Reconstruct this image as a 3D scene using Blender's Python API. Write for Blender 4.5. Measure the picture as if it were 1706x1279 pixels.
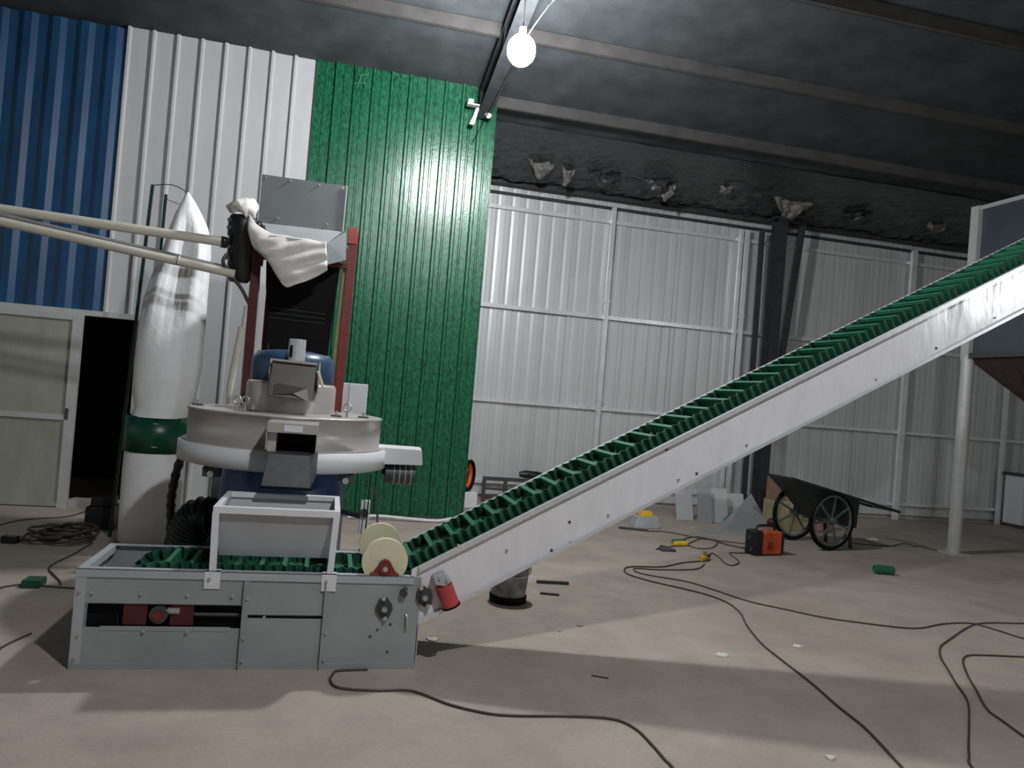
import bpy, bmesh, math, random
from mathutils import Vector, Matrix, noise

random.seed(7)
for o in list(bpy.data.objects):
    bpy.data.objects.remove(o, do_unlink=True)
scene = bpy.context.scene
COL = scene.collection
PI = math.pi
rad = math.radians

# ------------------------------------------------------------------ camera
cam_d = bpy.data.cameras.new('camera')
cam = bpy.data.objects.new('camera', cam_d)
COL.objects.link(cam)
yaw, pitch, roll = rad(13.1), rad(0.7), rad(4.7)
fw = Vector((math.sin(yaw) * math.cos(pitch), math.cos(yaw) * math.cos(pitch), math.sin(pitch)))
r0 = Vector((math.cos(yaw), -math.sin(yaw), 0))
u0 = r0.cross(fw)
rt = math.cos(roll) * r0 + math.sin(roll) * u0
up = -math.sin(roll) * r0 + math.cos(roll) * u0
M3 = Matrix((rt, up, -fw)).transposed()
cam.matrix_world = Matrix.Translation((0, 0, 1.5)) @ M3.to_4x4()
cam_d.sensor_fit = 'HORIZONTAL'
cam_d.sensor_width = 36.0
cam_d.lens = 36.0 * 1280 / 1706
cam_d.clip_start = 0.05
scene.camera = cam

# ------------------------------------------------------------------ world, exposure
w = bpy.data.worlds.new('night')
scene.world = w
w.use_nodes = True
w.node_tree.nodes['Background'].inputs[0].default_value = (0.5, 0.55, 0.6, 1)
w.node_tree.nodes['Background'].inputs[1].default_value = 0.02
vs = scene.view_settings
vs.view_transform = 'Standard'
vs.look = 'None'
vs.gamma = 1.0
vs.use_curve_mapping = False
vs.exposure = 0.0

# lamps of the hall: position and emission of each bulb, and whether an added shade covers it
LAMPS = [((1.30, 6.25, 4.36), 720.0, 0.12, False), ((1.5, 0.4, 5.0), 1400.0, 0.098, True), ((9.2, -0.9, 3.6), 520.0, 0.098, True)]


# ------------------------------------------------------------------ materials
def mat(name, col, rough=0.5, metal=0.0, var=0.0, scale=6.0, bump=0.0, bscale=40.0, stretch=(1, 1, 1), emit=None, spec=0.5, col2=None, detail=4.0):
    m = bpy.data.materials.new(name)
    m.use_nodes = True
    nt = m.node_tree
    b = nt.nodes['Principled BSDF']
    b.inputs['Base Color'].default_value = (*col, 1)
    b.inputs['Roughness'].default_value = rough
    b.inputs['Metallic'].default_value = metal
    b.inputs['Specular IOR Level'].default_value = spec
    if emit:
        b.inputs['Emission Color'].default_value = (*emit[0], 1)
        b.inputs['Emission Strength'].default_value = emit[1]
    if var or bump or col2:
        tc = nt.nodes.new('ShaderNodeTexCoord')
        mp = nt.nodes.new('ShaderNodeMapping')
        mp.inputs['Scale'].default_value = stretch
        nt.links.new(tc.outputs['Object'], mp.inputs['Vector'])
    if var or col2:
        n = nt.nodes.new('ShaderNodeTexNoise')
        n.inputs['Scale'].default_value = scale
        n.inputs['Detail'].default_value = detail
        n.inputs['Roughness'].default_value = 0.6
        nt.links.new(mp.outputs[0], n.inputs['Vector'])
        cr = nt.nodes.new('ShaderNodeValToRGB')
        cr.color_ramp.elements[0].position = 0.3
        cr.color_ramp.elements[1].position = 0.7
        c1 = col if col2 is None else col
        a = tuple(max(0, c * (1 - var)) for c in c1)
        bb = tuple(min(1, c * (1 + var)) for c in c1) if col2 is None else col2
        cr.color_ramp.elements[0].color = (*a, 1)
        cr.color_ramp.elements[1].color = (*bb, 1)
        nt.links.new(n.outputs['Fac'], cr.inputs['Fac'])
        nt.links.new(cr.outputs['Color'], b.inputs['Base Color'])
    if bump:
        n2 = nt.nodes.new('ShaderNodeTexNoise')
        n2.inputs['Scale'].default_value = bscale
        n2.inputs['Detail'].default_value = 5
        nt.links.new(mp.outputs[0], n2.inputs['Vector'])
        bp = nt.nodes.new('ShaderNodeBump')
        bp.inputs['Strength'].default_value = bump
        bp.inputs['Distance'].default_value = 0.02
        nt.links.new(n2.outputs['Fac'], bp.inputs['Height'])
        nt.links.new(bp.outputs['Normal'], b.inputs['Normal'])
    return m


def concrete():
    m = bpy.data.materials.new('concrete')
    m.use_nodes = True
    nt = m.node_tree
    b = nt.nodes['Principled BSDF']
    b.inputs['Roughness'].default_value = 0.75
    b.inputs['Specular IOR Level'].default_value = 0.3
    tc = nt.nodes.new('ShaderNodeTexCoord')

    def nz(s, d, r=0.6, off=0):
        n = nt.nodes.new('ShaderNodeTexNoise')
        n.inputs['Scale'].default_value = s
        n.inputs['Detail'].default_value = d
        n.inputs['Roughness'].default_value = r
        mp = nt.nodes.new('ShaderNodeMapping')
        mp.inputs['Location'].default_value = (off, off * 0.7, 0)
        nt.links.new(tc.outputs['Object'], mp.inputs['Vector'])
        nt.links.new(mp.outputs[0], n.inputs['Vector'])
        return n

    def ramp(n, p0, c0, p1, c1):
        r = nt.nodes.new('ShaderNodeValToRGB')
        r.color_ramp.elements[0].position = p0
        r.color_ramp.elements[0].color = (*c0, 1)
        r.color_ramp.elements[1].position = p1
        r.color_ramp.elements[1].color = (*c1, 1)
        nt.links.new(n.outputs['Fac'], r.inputs['Fac'])
        return r

    def mul(a, bb, f):
        x = nt.nodes.new('ShaderNodeMixRGB')
        x.blend_type = 'MULTIPLY'
        x.inputs['Fac'].default_value = f
        nt.links.new(a.outputs['Color'], x.inputs[1])
        nt.links.new(bb.outputs['Color'], x.inputs[2])
        return x
    base = ramp(nz(0.7, 5), 0.3, (0.385, 0.318, 0.268), 0.72, (0.50, 0.427, 0.368))
    blot = ramp(nz(2.6, 6, 0.65, 3.1), 0.36, (0.72, 0.72, 0.72), 0.6, (1, 1, 1))
    grain = ramp(nz(45, 4, 0.7, 9), 0.3, (0.86, 0.86, 0.86), 0.65, (1, 1, 1))
    x = mul(mul(base, blot, 0.55), grain, 0.8)
    nt.links.new(x.outputs['Color'], b.inputs['Base Color'])
    n2 = nz(18, 6, 0.7)
    bp = nt.nodes.new('ShaderNodeBump')
    bp.inputs['Strength'].default_value = 0.25
    bp.inputs['Distance'].default_value = 0.02
    nt.links.new(n2.outputs['Fac'], bp.inputs['Height'])
    nt.links.new(bp.outputs['Normal'], b.inputs['Normal'])
    return m


M = {
    'floor': concrete(),
    'film': mat('roof_film', (0.064, 0.071, 0.075), 0.5, 0, 0.25, 3, 0.15, 6, spec=0.08),
    'scrap': mat('torn_film', (0.16, 0.155, 0.14), 0.12, 0, 0.4, 12, 0.4, 30),
    'scrapdark': mat('dark_film', (0.04, 0.045, 0.046), 0.16, 0, 0.3, 12, 0.4, 30),
    'steel_dark': mat('primed_steel', (0.04, 0.042, 0.046), 0.55, 0.0, 0.25, 8, spec=0.2),
    'purlin': mat('purlin_steel', (0.068, 0.064, 0.062), 0.55, 0.0, 0.2, 5, spec=0.15),
    'blue': mat('blue_sheet', (0.012, 0.062, 0.145), 0.4, 0, 0.25, 2.5, stretch=(3, 3, 0.6)),
    'white': mat('white_sheet', (0.50, 0.50, 0.50), 0.4, 0, 0.05, 1.5, stretch=(3, 3, 0.6)),
    'green': mat('green_sheet', (0.003, 0.036, 0.016), 0.24, 0, 0, 30, 0.12, 60, stretch=(1.5, 1.5, 0.7), col2=(0.014, 0.145, 0.068), detail=3),
    'silver': mat('galvanised_sheet', (0.60, 0.61, 0.605), 0.36, 0.22, 0.06, 1.2, stretch=(4, 4, 0.4)),
    'olive': mat('grimy_door', (0.33, 0.33, 0.28), 0.6, 0, 0.12, 2.5, stretch=(2, 2, 0.7)),
    'alu': mat('pale_alloy', (0.55, 0.55, 0.54), 0.4, 0.2, 0.06, 10),
    'galv': mat('bright_galvanised', (0.72, 0.72, 0.735), 0.3, 0.4, 0.06, 25),
    'panel': mat('conveyor_side_sheet', (0.80, 0.79, 0.81), 0.24, 0.12, 0.05, 8, 0.6, 2.6, stretch=(1.6, 1.0, 0.5), spec=0.4),
    'girt': mat('girt_steel', (0.78, 0.79, 0.79), 0.28, 0.35, 0.08, 6),
    'grey': mat('grey_plate', (0.33, 0.35, 0.355), 0.4, 0.15, 0.10, 3),
    'hopperdim': mat('dimmed_grey_plate', (0.17, 0.185, 0.19), 0.45, 0.1, 0.08, 4),  # darker copy of the grey plate, weak light put into its colour
    'greylight': mat('light_grey_plate', (0.46, 0.48, 0.50), 0.42, 0.2, 0.06, 4),
    'white_paint': mat('white_paint', (0.72, 0.72, 0.74), 0.45, 0, 0.04, 6),
    'stainless': mat('brushed_stainless', (0.54, 0.50, 0.475), 0.34, 0.40, 0.06, 60, stretch=(1, 1, 12)),
    'hood': mat('dull_stainless', (0.09, 0.082, 0.075), 0.45, 0.4, 0.08, 20),
    'belt': mat('belt_green', (0.012, 0.115, 0.062), 0.5, 0, 0.25, 14),
    'sidewall': mat('sidewall_green', (0.016, 0.085, 0.052), 0.5, 0, 0.3, 18),
    'cleat': mat('cleat_green', (0.020, 0.15, 0.08), 0.5, 0, 0.15, 14),
    'cream': mat('cream_nylon', (0.72, 0.66, 0.45), 0.5, 0, 0.05, 10),
    'pipe': mat('cream_pipe', (0.62, 0.59, 0.50), 0.4, 0, 0.06, 6),
    'greypipe': mat('grey_conduit', (0.22, 0.22, 0.22), 0.5, 0, 0.1, 6),
    'red': mat('red_paint', (0.20, 0.024, 0.02), 0.45, 0, 0.2, 12),
    'redbright': mat('scarlet_paint', (0.48, 0.06, 0.06), 0.4, 0, 0.15, 12),
    'darkred': mat('maroon_paint', (0.085, 0.010, 0.012), 0.45, 0, 0.2, 9),
    'black': mat('black_rubber', (0.005, 0.005, 0.005), 0.6, 0, 0.2, 10, spec=0.12),
    'blackplastic': mat('black_plastic', (0.009, 0.010, 0.011), 0.4, 0, 0.2, 10, 0.2, 20),
    'iron': mat('cast_iron', (0.07, 0.07, 0.072), 0.5, 0.3, 0.2, 20),
    'bolt': mat('zinc_bolt', (0.60, 0.60, 0.58), 0.3, 0.7),
    'bluepaint': mat('blue_paint', (0.03, 0.085, 0.23), 0.35, 0, 0.12, 5),
    'bluedark': mat('navy_paint', (0.035, 0.07, 0.13), 0.35, 0, 0.12, 5),
    'bag': mat('white_filter_cloth', (0.93, 0.93, 0.93), 0.6, 0, 0.04, 8, 0.25, 22),
    'sack': mat('white_woven_sack', (0.62, 0.59, 0.55), 0.65, 0, 0.08, 14, 0.1, 30),
    'band': mat('green_band', (0.006, 0.065, 0.038), 0.35, 0, 0.1, 6),
    'greenpost': mat('green_post', (0.006, 0.035, 0.022), 0.45, 0, 0.1, 6),
    'cartgreen': mat('cart_green', (0.007, 0.015, 0.012), 0.5, 0, 0.3, 12),
    'rim': mat('wheel_rim_green', (0.10, 0.125, 0.115), 0.5, 0, 0.25, 18),
    'orange': mat('orange_plastic', (0.85, 0.13, 0.04), 0.4, 0, 0.08, 12),
    'card': mat('cardboard', (0.25, 0.15, 0.10), 0.8, 0, 0.15, 12),
    'tan': mat('tan_board', (0.34, 0.28, 0.16), 0.8, 0, 0.2, 10),
    'pink': mat('faded_pink', (0.42, 0.24, 0.23), 0.7, 0, 0.1, 10),
    'yellow': mat('yellow_plastic', (0.75, 0.48, 0.02), 0.45, 0, 0.05, 10),
    'bucket': mat('splashed_bucket', (0.04, 0.042, 0.045), 0.5, 0, 0, 11, 0.15, 30, col2=(0.42, 0.43, 0.43)),
    'cable': mat('cable_sheath', (0.055, 0.042, 0.036), 0.55, 0, 0.2, 20),
    'paper': mat('paper_scrap', (0.66, 0.63, 0.60), 0.7),
    'chalk': mat('faint_chalk', (0.10, 0.22, 0.15), 0.8, 0, 0.3, 30),
    'lampwhite': mat('lamp_white', (0.7, 0.7, 0.7), 0.4),
    'dark': mat('room_shade_black', (0.01, 0.01, 0.01), 0.8, 0, 0.2, 5),  # shade of the room behind the doorway, given as colour
    'binblue': mat('bin_sheet', (0.075, 0.09, 0.11), 0.4, 0.4, 0.1, 5),
    'rust': mat('rusty_brown', (0.05, 0.032, 0.028), 0.6, 0.1, 0.3, 10),
    'warm': mat('plaster', (0.42, 0.40, 0.38), 0.8, 0, 0.1, 2),
}

# ------------------------------------------------------------------ mesh helpers
OFF = {}


class MB:
    def __init__(s):
        s.v = []
        s.f = []
        s.sm = []

    def add(s, vs_, fs, smooth=False):
        n = len(s.v)
        s.v += [Vector(p) for p in vs_]
        s.f += [tuple(i + n for i in f) for f in fs]
        s.sm += [smooth] * len(fs)
        return s

    def box(s, lo, hi):
        x0, y0, z0 = lo
        x1, y1, z1 = hi
        return s.hexa([(x0, y0, z0), (x1, y0, z0), (x1, y1, z0), (x0, y1, z0), (x0, y0, z1), (x1, y0, z1), (x1, y1, z1), (x0, y1, z1)])

    def hexa(s, p):
        return s.add(p, [(0, 3, 2, 1), (4, 5, 6, 7), (0, 1, 5, 4), (1, 2, 6, 5), (2, 3, 7, 6), (3, 0, 4, 7)])

    def bar(s, a, b, w, h, upv=(0, 0, 1)):
        a = Vector(a)
        b = Vector(b)
        d = (b - a).normalized()
        uv = Vector(upv)
        if abs(d.dot(uv)) > 0.98:
            uv = Vector((0, 1, 0))
        sx = d.cross(uv).normalized() * (w / 2)
        sy = sx.cross(d).normalized() * (h / 2)
        return s.hexa([a - sx - sy, a + sx - sy, b + sx - sy, b - sx - sy, a - sx + sy, a + sx + sy, b + sx + sy, b - sx + sy])

    def frus(s, a, b, ra, rb, n=20, caps=True, smooth=True):
        a = Vector(a)
        b = Vector(b)
        d = (b - a).normalized()
        t = Vector((1, 0, 0)) if abs(d.x) < 0.8 else Vector((0, 1, 0))
        e1 = d.cross(t).normalized()
        e2 = d.cross(e1)
        ring = lambda c, r: [c + (e1 * math.cos(2 * PI * i / n) + e2 * math.sin(2 * PI * i / n)) * r for i in range(n)]
        s.add(ring(a, ra) + ring(b, rb), [(i, (i + 1) % n, n + (i + 1) % n, n + i) for i in range(n)], smooth)
        if caps:
            s.add(ring(a, ra), [tuple(reversed(range(n)))])
            s.add(ring(b, rb), [tuple(range(n))])
        return s

    def cyl(s, a, b, r, n=20, caps=True):
        return s.frus(a, b, r, r, n, caps)

    def tube(s, pts, r, n=8, rf=None, caps=True):
        pts = [Vector(p) for p in pts]
        k = len(pts)
        vs_ = []
        prev = None
        for i, p in enumerate(pts):
            d = (pts[min(i + 1, k - 1)] - pts[max(i - 1, 0)]).normalized()
            if prev is None:
                t = Vector((0, 0, 1)) if abs(d.z) < 0.9 else Vector((1, 0, 0))
                e1 = d.cross(t).normalized()
            else:
                e1 = (prev - d * prev.dot(d)).normalized()
            prev = e1
            e2 = d.cross(e1)
            rr = r if rf is None else rf(i)
            vs_ += [p + (e1 * math.cos(2 * PI * j / n) + e2 * math.sin(2 * PI * j / n)) * rr for j in range(n)]
        fs = [(i * n + j, i * n + (j + 1) % n, (i + 1) * n + (j + 1) % n, (i + 1) * n + j) for i in range(k - 1) for j in range(n)]
        s.add(vs_, fs, True)
        if caps:
            s.add(vs_[:n], [tuple(reversed(range(n)))])
            s.add(vs_[-n:], [tuple(range(n))])
        return s

    def lathe(s, prof, c, n=32, fn=None):
        vs_ = []
        for (r, z) in prof:
            for j in range(n):
                a = 2 * PI * j / n
                rr = r if fn is None else fn(r, z, a)
                vs_.append((c[0] + rr * math.cos(a), c[1] + rr * math.sin(a), c[2] + z))
        k = len(prof)
        return s.add(vs_, [(i * n + j, i * n + (j + 1) % n, (i + 1) * n + (j + 1) % n, (i + 1) * n + j) for i in range(k - 1) for j in range(n)], True)

    def prism(s, poly, d):
        """closed polygon of 3D points pushed along vector d"""
        d = Vector(d)
        a = [Vector(p) for p in poly]
        n = len(a)
        return s.add(a + [p + d for p in a], [tuple(range(n)), tuple(reversed(range(n, 2 * n)))] + [(i, i + n, (i + 1) % n + n, (i + 1) % n) for i in range(n)])

    def ball(s, c, r, n=16, m=10, sz=1.0):
        prof = [(max(1e-4, r * math.sin(PI * i / m)), -r * sz * math.cos(PI * i / m)) for i in range(m + 1)]
        return s.lathe(prof, c, n)

    def torus(s, c, R, r, axis, n=28, k=8, fac=1.0):
        c = Vector(c)
        ax = Vector(axis).normalized()
        t = Vector((0, 0, 1)) if abs(ax.z) < 0.9 else Vector((1, 0, 0))
        e1 = ax.cross(t).normalized()
        e2 = ax.cross(e1)
        vs_ = []
        for i in range(n):
            a = 2 * PI * i / n
            d = e1 * math.cos(a) + e2 * math.sin(a)
            for j in range(k):
                b = 2 * PI * j / k
                vs_.append(c + d * (R + r * math.cos(b)) + ax * r * fac * math.sin(b))
        return s.add(vs_, [(i * k + j, ((i + 1) % n) * k + j, ((i + 1) % n) * k + (j + 1) % k, i * k + (j + 1) % k) for i in range(n) for j in range(k)], True)

    def mesh(s, name, off=Vector((0, 0, 0))):
        me = bpy.data.meshes.new(name)
        me.from_pydata([tuple(v - off) for v in s.v], [], s.f)
        me.polygons.foreach_set('use_smooth', s.sm)
        me.validate()
        bm = bmesh.new()
        bm.from_mesh(me)
        bmesh.ops.remove_doubles(bm, verts=bm.verts, dist=1e-6) if False else None
        bmesh.ops.recalc_face_normals(bm, faces=bm.faces)
        bm.to_mesh(me)
        bm.free()
        return me

    def build(s, name, m, parent=None, loc=None, bevel=0.0):
        off = OFF.get(parent.name, Vector((0, 0, 0))) if parent else (Vector(loc) if loc is not None else Vector((0, 0, 0)))
        me = s.mesh(name, off)
        me.materials.append(M[m] if isinstance(m, str) else m)
        o = bpy.data.objects.new(name, me)
        COL.objects.link(o)
        if parent:
            o.parent = parent
        else:
            o.location = off
        OFF[o.name] = off
        if bevel:
            bv = o.modifiers.new('bevel', 'BEVEL')
            bv.width = bevel
            bv.segments = 2
            bv.limit_method = 'ANGLE'
        return o


def tag(o, label, cat, group=None, kind=None):
    o['label'] = label
    o['category'] = cat
    if group:
        o['group'] = group
    if kind:
        o['kind'] = kind
    return o


def thing(name, label, cat, loc, group=None, kind=None):
    o = bpy.data.objects.new(name, None)
    o.empty_display_size = 0.1
    COL.objects.link(o)
    o.location = loc
    OFF[o.name] = Vector(loc)
    return tag(o, label, cat, group, kind)


def inst(name, me, parent, pos, rot=None, label=None):
    """a part that shares mesh data; pos is in world space"""
    o = bpy.data.objects.new(name, me)
    COL.objects.link(o)
    o.parent = parent
    o.location = Vector(pos) - OFF[parent.name]
    if rot is not None:
        o.rotation_euler = rot
    OFF[o.name] = Vector(pos)
    if label:
        o['label'] = label
    return o


def shared(mb, name, m):
    me = mb.mesh(name)
    me.materials.append(M[m])
    return me


def smooth_path(pts, sub=6):
    pts = [Vector(p) for p in pts]
    out = []
    n = len(pts)
    for i in range(n - 1):
        p0, p1, p2, p3 = pts[max(i - 1, 0)], pts[i], pts[i + 1], pts[min(i + 2, n - 1)]
        for k in range(sub):
            t = k / sub
            out.append(0.5 * ((2 * p1) + (-p0 + p2) * t + (2 * p0 - 5 * p1 + 4 * p2 - p3) * t * t + (-p0 + 3 * p1 - 3 * p2 + p3) * t ** 3))
    out.append(pts[-1])
    return out


# bolt meshes, heads pointing to -Y (towards the front)
BOLT = shared(MB().frus((0, 0, 0), (0, -0.008, 0), 0.009, 0.008, 8).cyl((0, -0.008, 0), (0, -0.014, 0), 0.005, 8), 'bolt', 'bolt')
BOLTDARK = shared(MB().frus((0, 0, 0), (0, -0.006, 0), 0.009, 0.007, 8), 'bolt', 'iron')

# ------------------------------------------------------------------ the setting
fl = MB().box((-8, -9, -0.12), (15, 11.2, 0)).build('floor', 'floor')
tag(fl, 'bare dusty concrete floor of the hall', 'floor', kind='structure')


def roof_z(y):
    return 4.53 + 0.2 * (10.6 - y) if y > 0 else 4.53 + 0.2 * (10.6 + y)


# roof film: wrinkled sheet hung under the purlins
ceil = thing('ceiling', 'dark film lined underside of the pitched hall roof', 'ceiling', (0, 0, 4.5), kind='structure')
mb = MB()
nx, ny = 70, 62
vs_ = []
for j in range(ny + 1):
    y = 10.75 - (19.75) * j / ny
    for i in range(nx + 1):
        x = -8 + 23 * i / nx
        near = max(0.0, min(1.0, (y - 8.6) / 1.6)) if x > 1.6 else 0
        z = roof_z(y) + 0.02 * noise.noise((x * 0.9, y * 1.4, 0)) + near * (0.10 * noise.noise((x * 2.1, y * 2.6, 4)) - 0.02)
        vs_.append((x, y, z))
mb.add(vs_, [(j * (nx + 1) + i, (j + 1) * (nx + 1) + i, (j + 1) * (nx + 1) + i + 1, j * (nx + 1) + i + 1) for j in range(ny) for i in range(nx)], False)
mb.add([(-8, 10.8, 4.75), (15, 10.8, 4.75), (15, 0, 6.9), (-8, 0, 6.9), (-8, -9, 5.1), (15, -9, 5.1)], [(0, 1, 2, 3), (3, 2, 5, 4)])
mb.build('roof_film', 'film', ceil)
for k, y in enumerate([8.7, 7.48, 6.22, 4.97, 3.72, 2.47, 1.2]):
    z = roof_z(y) - 0.03
    p = MB()
    p.box((-8, y - 0.03, z - 0.10), (15, y - 0.022, z + 0.02))
    p.box((-8, y - 0.03, z - 0.11), (15, y + 0.03, z - 0.102))
    p.box((-8, y + 0.024, z - 0.11), (15, y + 0.03, z - 0.085))
    p.build('purlin', 'purlin', ceil)


# slack, crumpled film along the eave of the galvanised wall
p = MB()
NX_, NY_ = 190, 22
vs_ = []
for j in range(NY_ + 1):
    y = 10.50 - 1.35 * j / NY_
    for i in range(NX_ + 1):
        x = 1.58 + 12.0 * i / NX_
        t = 1 - j / NY_
        q = Vector((x * 1.5, y * 2.2, 0))
        z = roof_z(y) - 0.035 - t * (0.05 + 0.10 * abs(noise.noise(q)) + 0.07 * abs(noise.noise(q * 2.7 + Vector((3, 1, 0)))) + 0.03 * noise.noise(q * 6))
        vs_.append((x, y + 0.03 * noise.noise(q * 3 + Vector((0, 0, 9))), z))
p.add(vs_, [(j * (NX_ + 1) + i, (j + 1) * (NX_ + 1) + i, (j + 1) * (NX_ + 1) + i + 1, j * (NX_ + 1) + i + 1) for j in range(NY_) for i in range(NX_)], False)
p.build('slack_film', 'scrapdark', ceil)


def rafter(x, y0, y1):
    p = MB()
    a = lambda y, dz: roof_z(y) - 0.14 + dz
    for dz, wd in ((0.0, 0.15), (-0.24, 0.15)):
        p.hexa([(x - wd / 2, y1, a(y1, dz) - 0.012), (x + wd / 2, y1, a(y1, dz) - 0.012), (x + wd / 2, y0, a(y0, dz) - 0.012), (x - wd / 2, y0, a(y0, dz) - 0.012),
                (x - wd / 2, y1, a(y1, dz)), (x + wd / 2, y1, a(y1, dz)), (x + wd / 2, y0, a(y0, dz)), (x - wd / 2, y0, a(y0, dz))])
    p.hexa([(x - 0.006, y1, a(y1, -0.24)), (x + 0.006, y1, a(y1, -0.24)), (x + 0.006, y0, a(y0, -0.24)), (x - 0.006, y0, a(y0, -0.24)),
            (x - 0.006, y1, a(y1, 0)), (x + 0.006, y1, a(y1, 0)), (x + 0.006, y0, a(y0, 0)), (x - 0.006, y0, a(y0, 0))])
    for y in [y0 - 0.1] + [y0 - 1.25 * k for k in range(1, 7)]:
        p.box((x - 0.07, y - 0.005, a(y, -0.23)), (x + 0.07, y + 0.005, a(y, -0.01)))
    return p.build('rafter', 'steel_dark', ceil)


rafter(1.40, 8.52, 0.05)


def sheet(name, prof, x0, n, y, z0, z1, m, parent, sgn=-1):
    """profiled sheet: prof = list of (x, depth) over one pitch, repeated n times"""
    pts = []
    pitch = prof[-1][0]
    for k in range(n):
        for (px, d) in prof[:-1]:
            pts.append((x0 + k * pitch + px, y + sgn * d))
    pts.append((x0 + n * pitch, y + sgn * prof[-1][1]))
    k = len(pts)
    t = 0.003
    a = [(px, py, z0) for px, py in pts] + [(px, py, z1) for px, py in pts]
    b = [(px, py + t, z0) for px, py in pts] + [(px, py + t, z1) for px, py in pts]
    p = MB()
    p.add(a, [(i, i + 1, k + i + 1, k + i) for i in range(k - 1)])
    p.add(b, [(i, k + i, k + i + 1, i + 1) for i in range(k - 1)])
    p.add([a[0], b[0], b[k], a[k]], [(0, 1, 2, 3)])
    p.add([a[k - 1], b[k - 1], b[2 * k - 1], a[2 * k - 1]], [(0, 1, 2, 3)])
    return p.build(name, m, parent)


YP = 8.6
CHALK = [((-0.036, 4.729), (0.084, 4.75)), ((0.037, 4.854), (-0.013, 4.68)), ((-0.005, 4.82), (0.102, 4.846)), ((0.065, 4.747), (0.083, 4.69))]
inner = thing('wall_inner', 'partition of blue, white and green profiled steel sheets beside the doorway', 'wall', (-0.4, YP, 0), kind='structure')
PB = [(0, 0), (0.05, 0), (0.105, 0.026), (0.175, 0.026), (0.23, 0), (0.26, 0)]
PW = [(0, 0), (0.012, 0.03), (0.034, 0.03), (0.048, 0), (0.2356, 0)]
PG = [(0, 0), (0.014, 0.028), (0.04, 0.028), (0.054, 0), (0.10, 0), (0.108, 0.006), (0.122, 0.006), (0.13, 0), (0.20, 0)]
PS = [(0, 0), (0.05, 0.001), (0.085, 0.005), (0.12, 0.001), (0.19, 0), (0.194, 0.007), (0.1985, 0.007), (0.2025, 0)]
for k in range(4):
    sheet('sheet_panel', PB, -2.342 - 1.04 * (k + 1), 4, YP - 0.01, 1.95, 4.90, 'blue', inner)
    if k > 1:
        sheet('sheet_panel', PB, -2.342 - 1.04 * (k + 1), 4, YP, 0.0, 1.95, 'olive', inner)
sheet('sheet_panel', PW, -2.342, 2, YP, 1.95, 4.93, 'white', inner)
MB().box((-2.0, YP, 0), (-1.87, YP + 0.05, 1.95)).build('jamb_panel', 'white', inner)
sheet('sheet_panel', PW, -1.871, 3, YP, 0.02, 4.93, 'white', inner)
sheet('sheet_panel', PW, -1.164, 3, YP, 0.02, 4.93, 'white', inner)
sheet('sheet_panel', PG, -0.457, 4, YP - 0.004, 0.05, 4.93, 'green', inner)
sheet('sheet_panel', PG, 0.343, 4, YP - 0.004, 0.05, 4.93, 'green', inner)
sheet('sheet_panel', PG, 1.143, 2, YP - 0.004, 0.05, 4.93, 'green', inner)
for (a_, b_) in CHALK:
    MB().bar((a_[0], YP - 0.036, a_[1]), (b_[0], YP - 0.036, b_[1]), 0.004, 0.011, (0, 1, 0)).build('chalk_mark', 'chalk', inner)
MB().box((-1.87, YP + 0.045, 0), (1.54, YP + 0.1, 0.12)).build('sole_plate', 'warm', inner)
MB().box((-8, YP + 0.05, 4.5), (1.54, YP + 0.1, 4.95)).build('head_plate', 'steel_dark', inner)
# end flange of the green sheets and an added return wall behind them
MB().box((1.543, YP - 0.035, 0.05), (1.555, YP + 0.06, 4.85)).build('edge_flashing', 'green', inner)
MB().box((1.50, YP + 0.1, 0), (1.54, 10.6, 4.75)).build('added_return_panel', 'silver', inner)  # unseen wall, added so lamp light stays out of the room behind
# wood / conduit strip at the foot of the green sheets
tag(MB().tube(smooth_path([(0.28, 8.50, 0.02), (0.6, 8.5, 0.045), (0.95, 8.49, 0.03), (1.25, 8.5, 0.02), (1.42, 8.52, 0.05)], 6), 0.018, 8).build('white_conduit', 'white_paint'),
    'white plastic conduit lying along the foot of the green sheets', 'conduit')

# door leaf left, doorway and sill
door = thing('door_1', 'grimy sheet door leaf in a pale alloy frame beside the dark doorway', 'door', (-3.2, 8.5, 0), kind='structure')
MB().box((-3.98, 8.47, 0.03), (-2.50, 8.50, 0.9)).build('lower_panel', 'olive', door)
MB().box((-3.98, 8.47, 0.9), (-2.50, 8.50, 1.9)).build('upper_panel', 'olive', door)
MB().box((-2.565, 8.45, 0.0), (-2.475, 8.505, 1.93)).build('stile', 'alu', door)
MB().box((-4.05, 8.45, 0.0), (-3.97, 8.505, 1.93)).build('stile', 'alu', door)
MB().box((-3.97, 8.452, 1.87), (-2.565, 8.505, 1.93)).build('top_rail', 'alu', door)
MB().box((-3.97, 8.452, 0.87), (-2.565, 8.505, 0.925)).build('middle_rail', 'alu', door)
MB().box((-3.97, 8.455, 0.01), (-2.565, 8.505, 0.05)).build('bottom_rail', 'olive', door)
MB().box((-2.56, 8.443, 0.88), (-2.53, 8.455, 0.99)).build('door_handle', 'iron', door)
sill = MB().box((-2.47, 8.48, 0), (-1.95, 8.66, 0.075)).build('trim_1', 'warm')
tag(sill, 'pale raised threshold across the dark doorway', 'threshold', kind='structure')
lint = MB().box((-4.1, 8.50, 1.93), (-1.87, 8.62, 1.985)).build('trim_2', 'alu')
tag(lint, 'pale metal lintel rail over the door and doorway', 'lintel', kind='structure')

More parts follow.
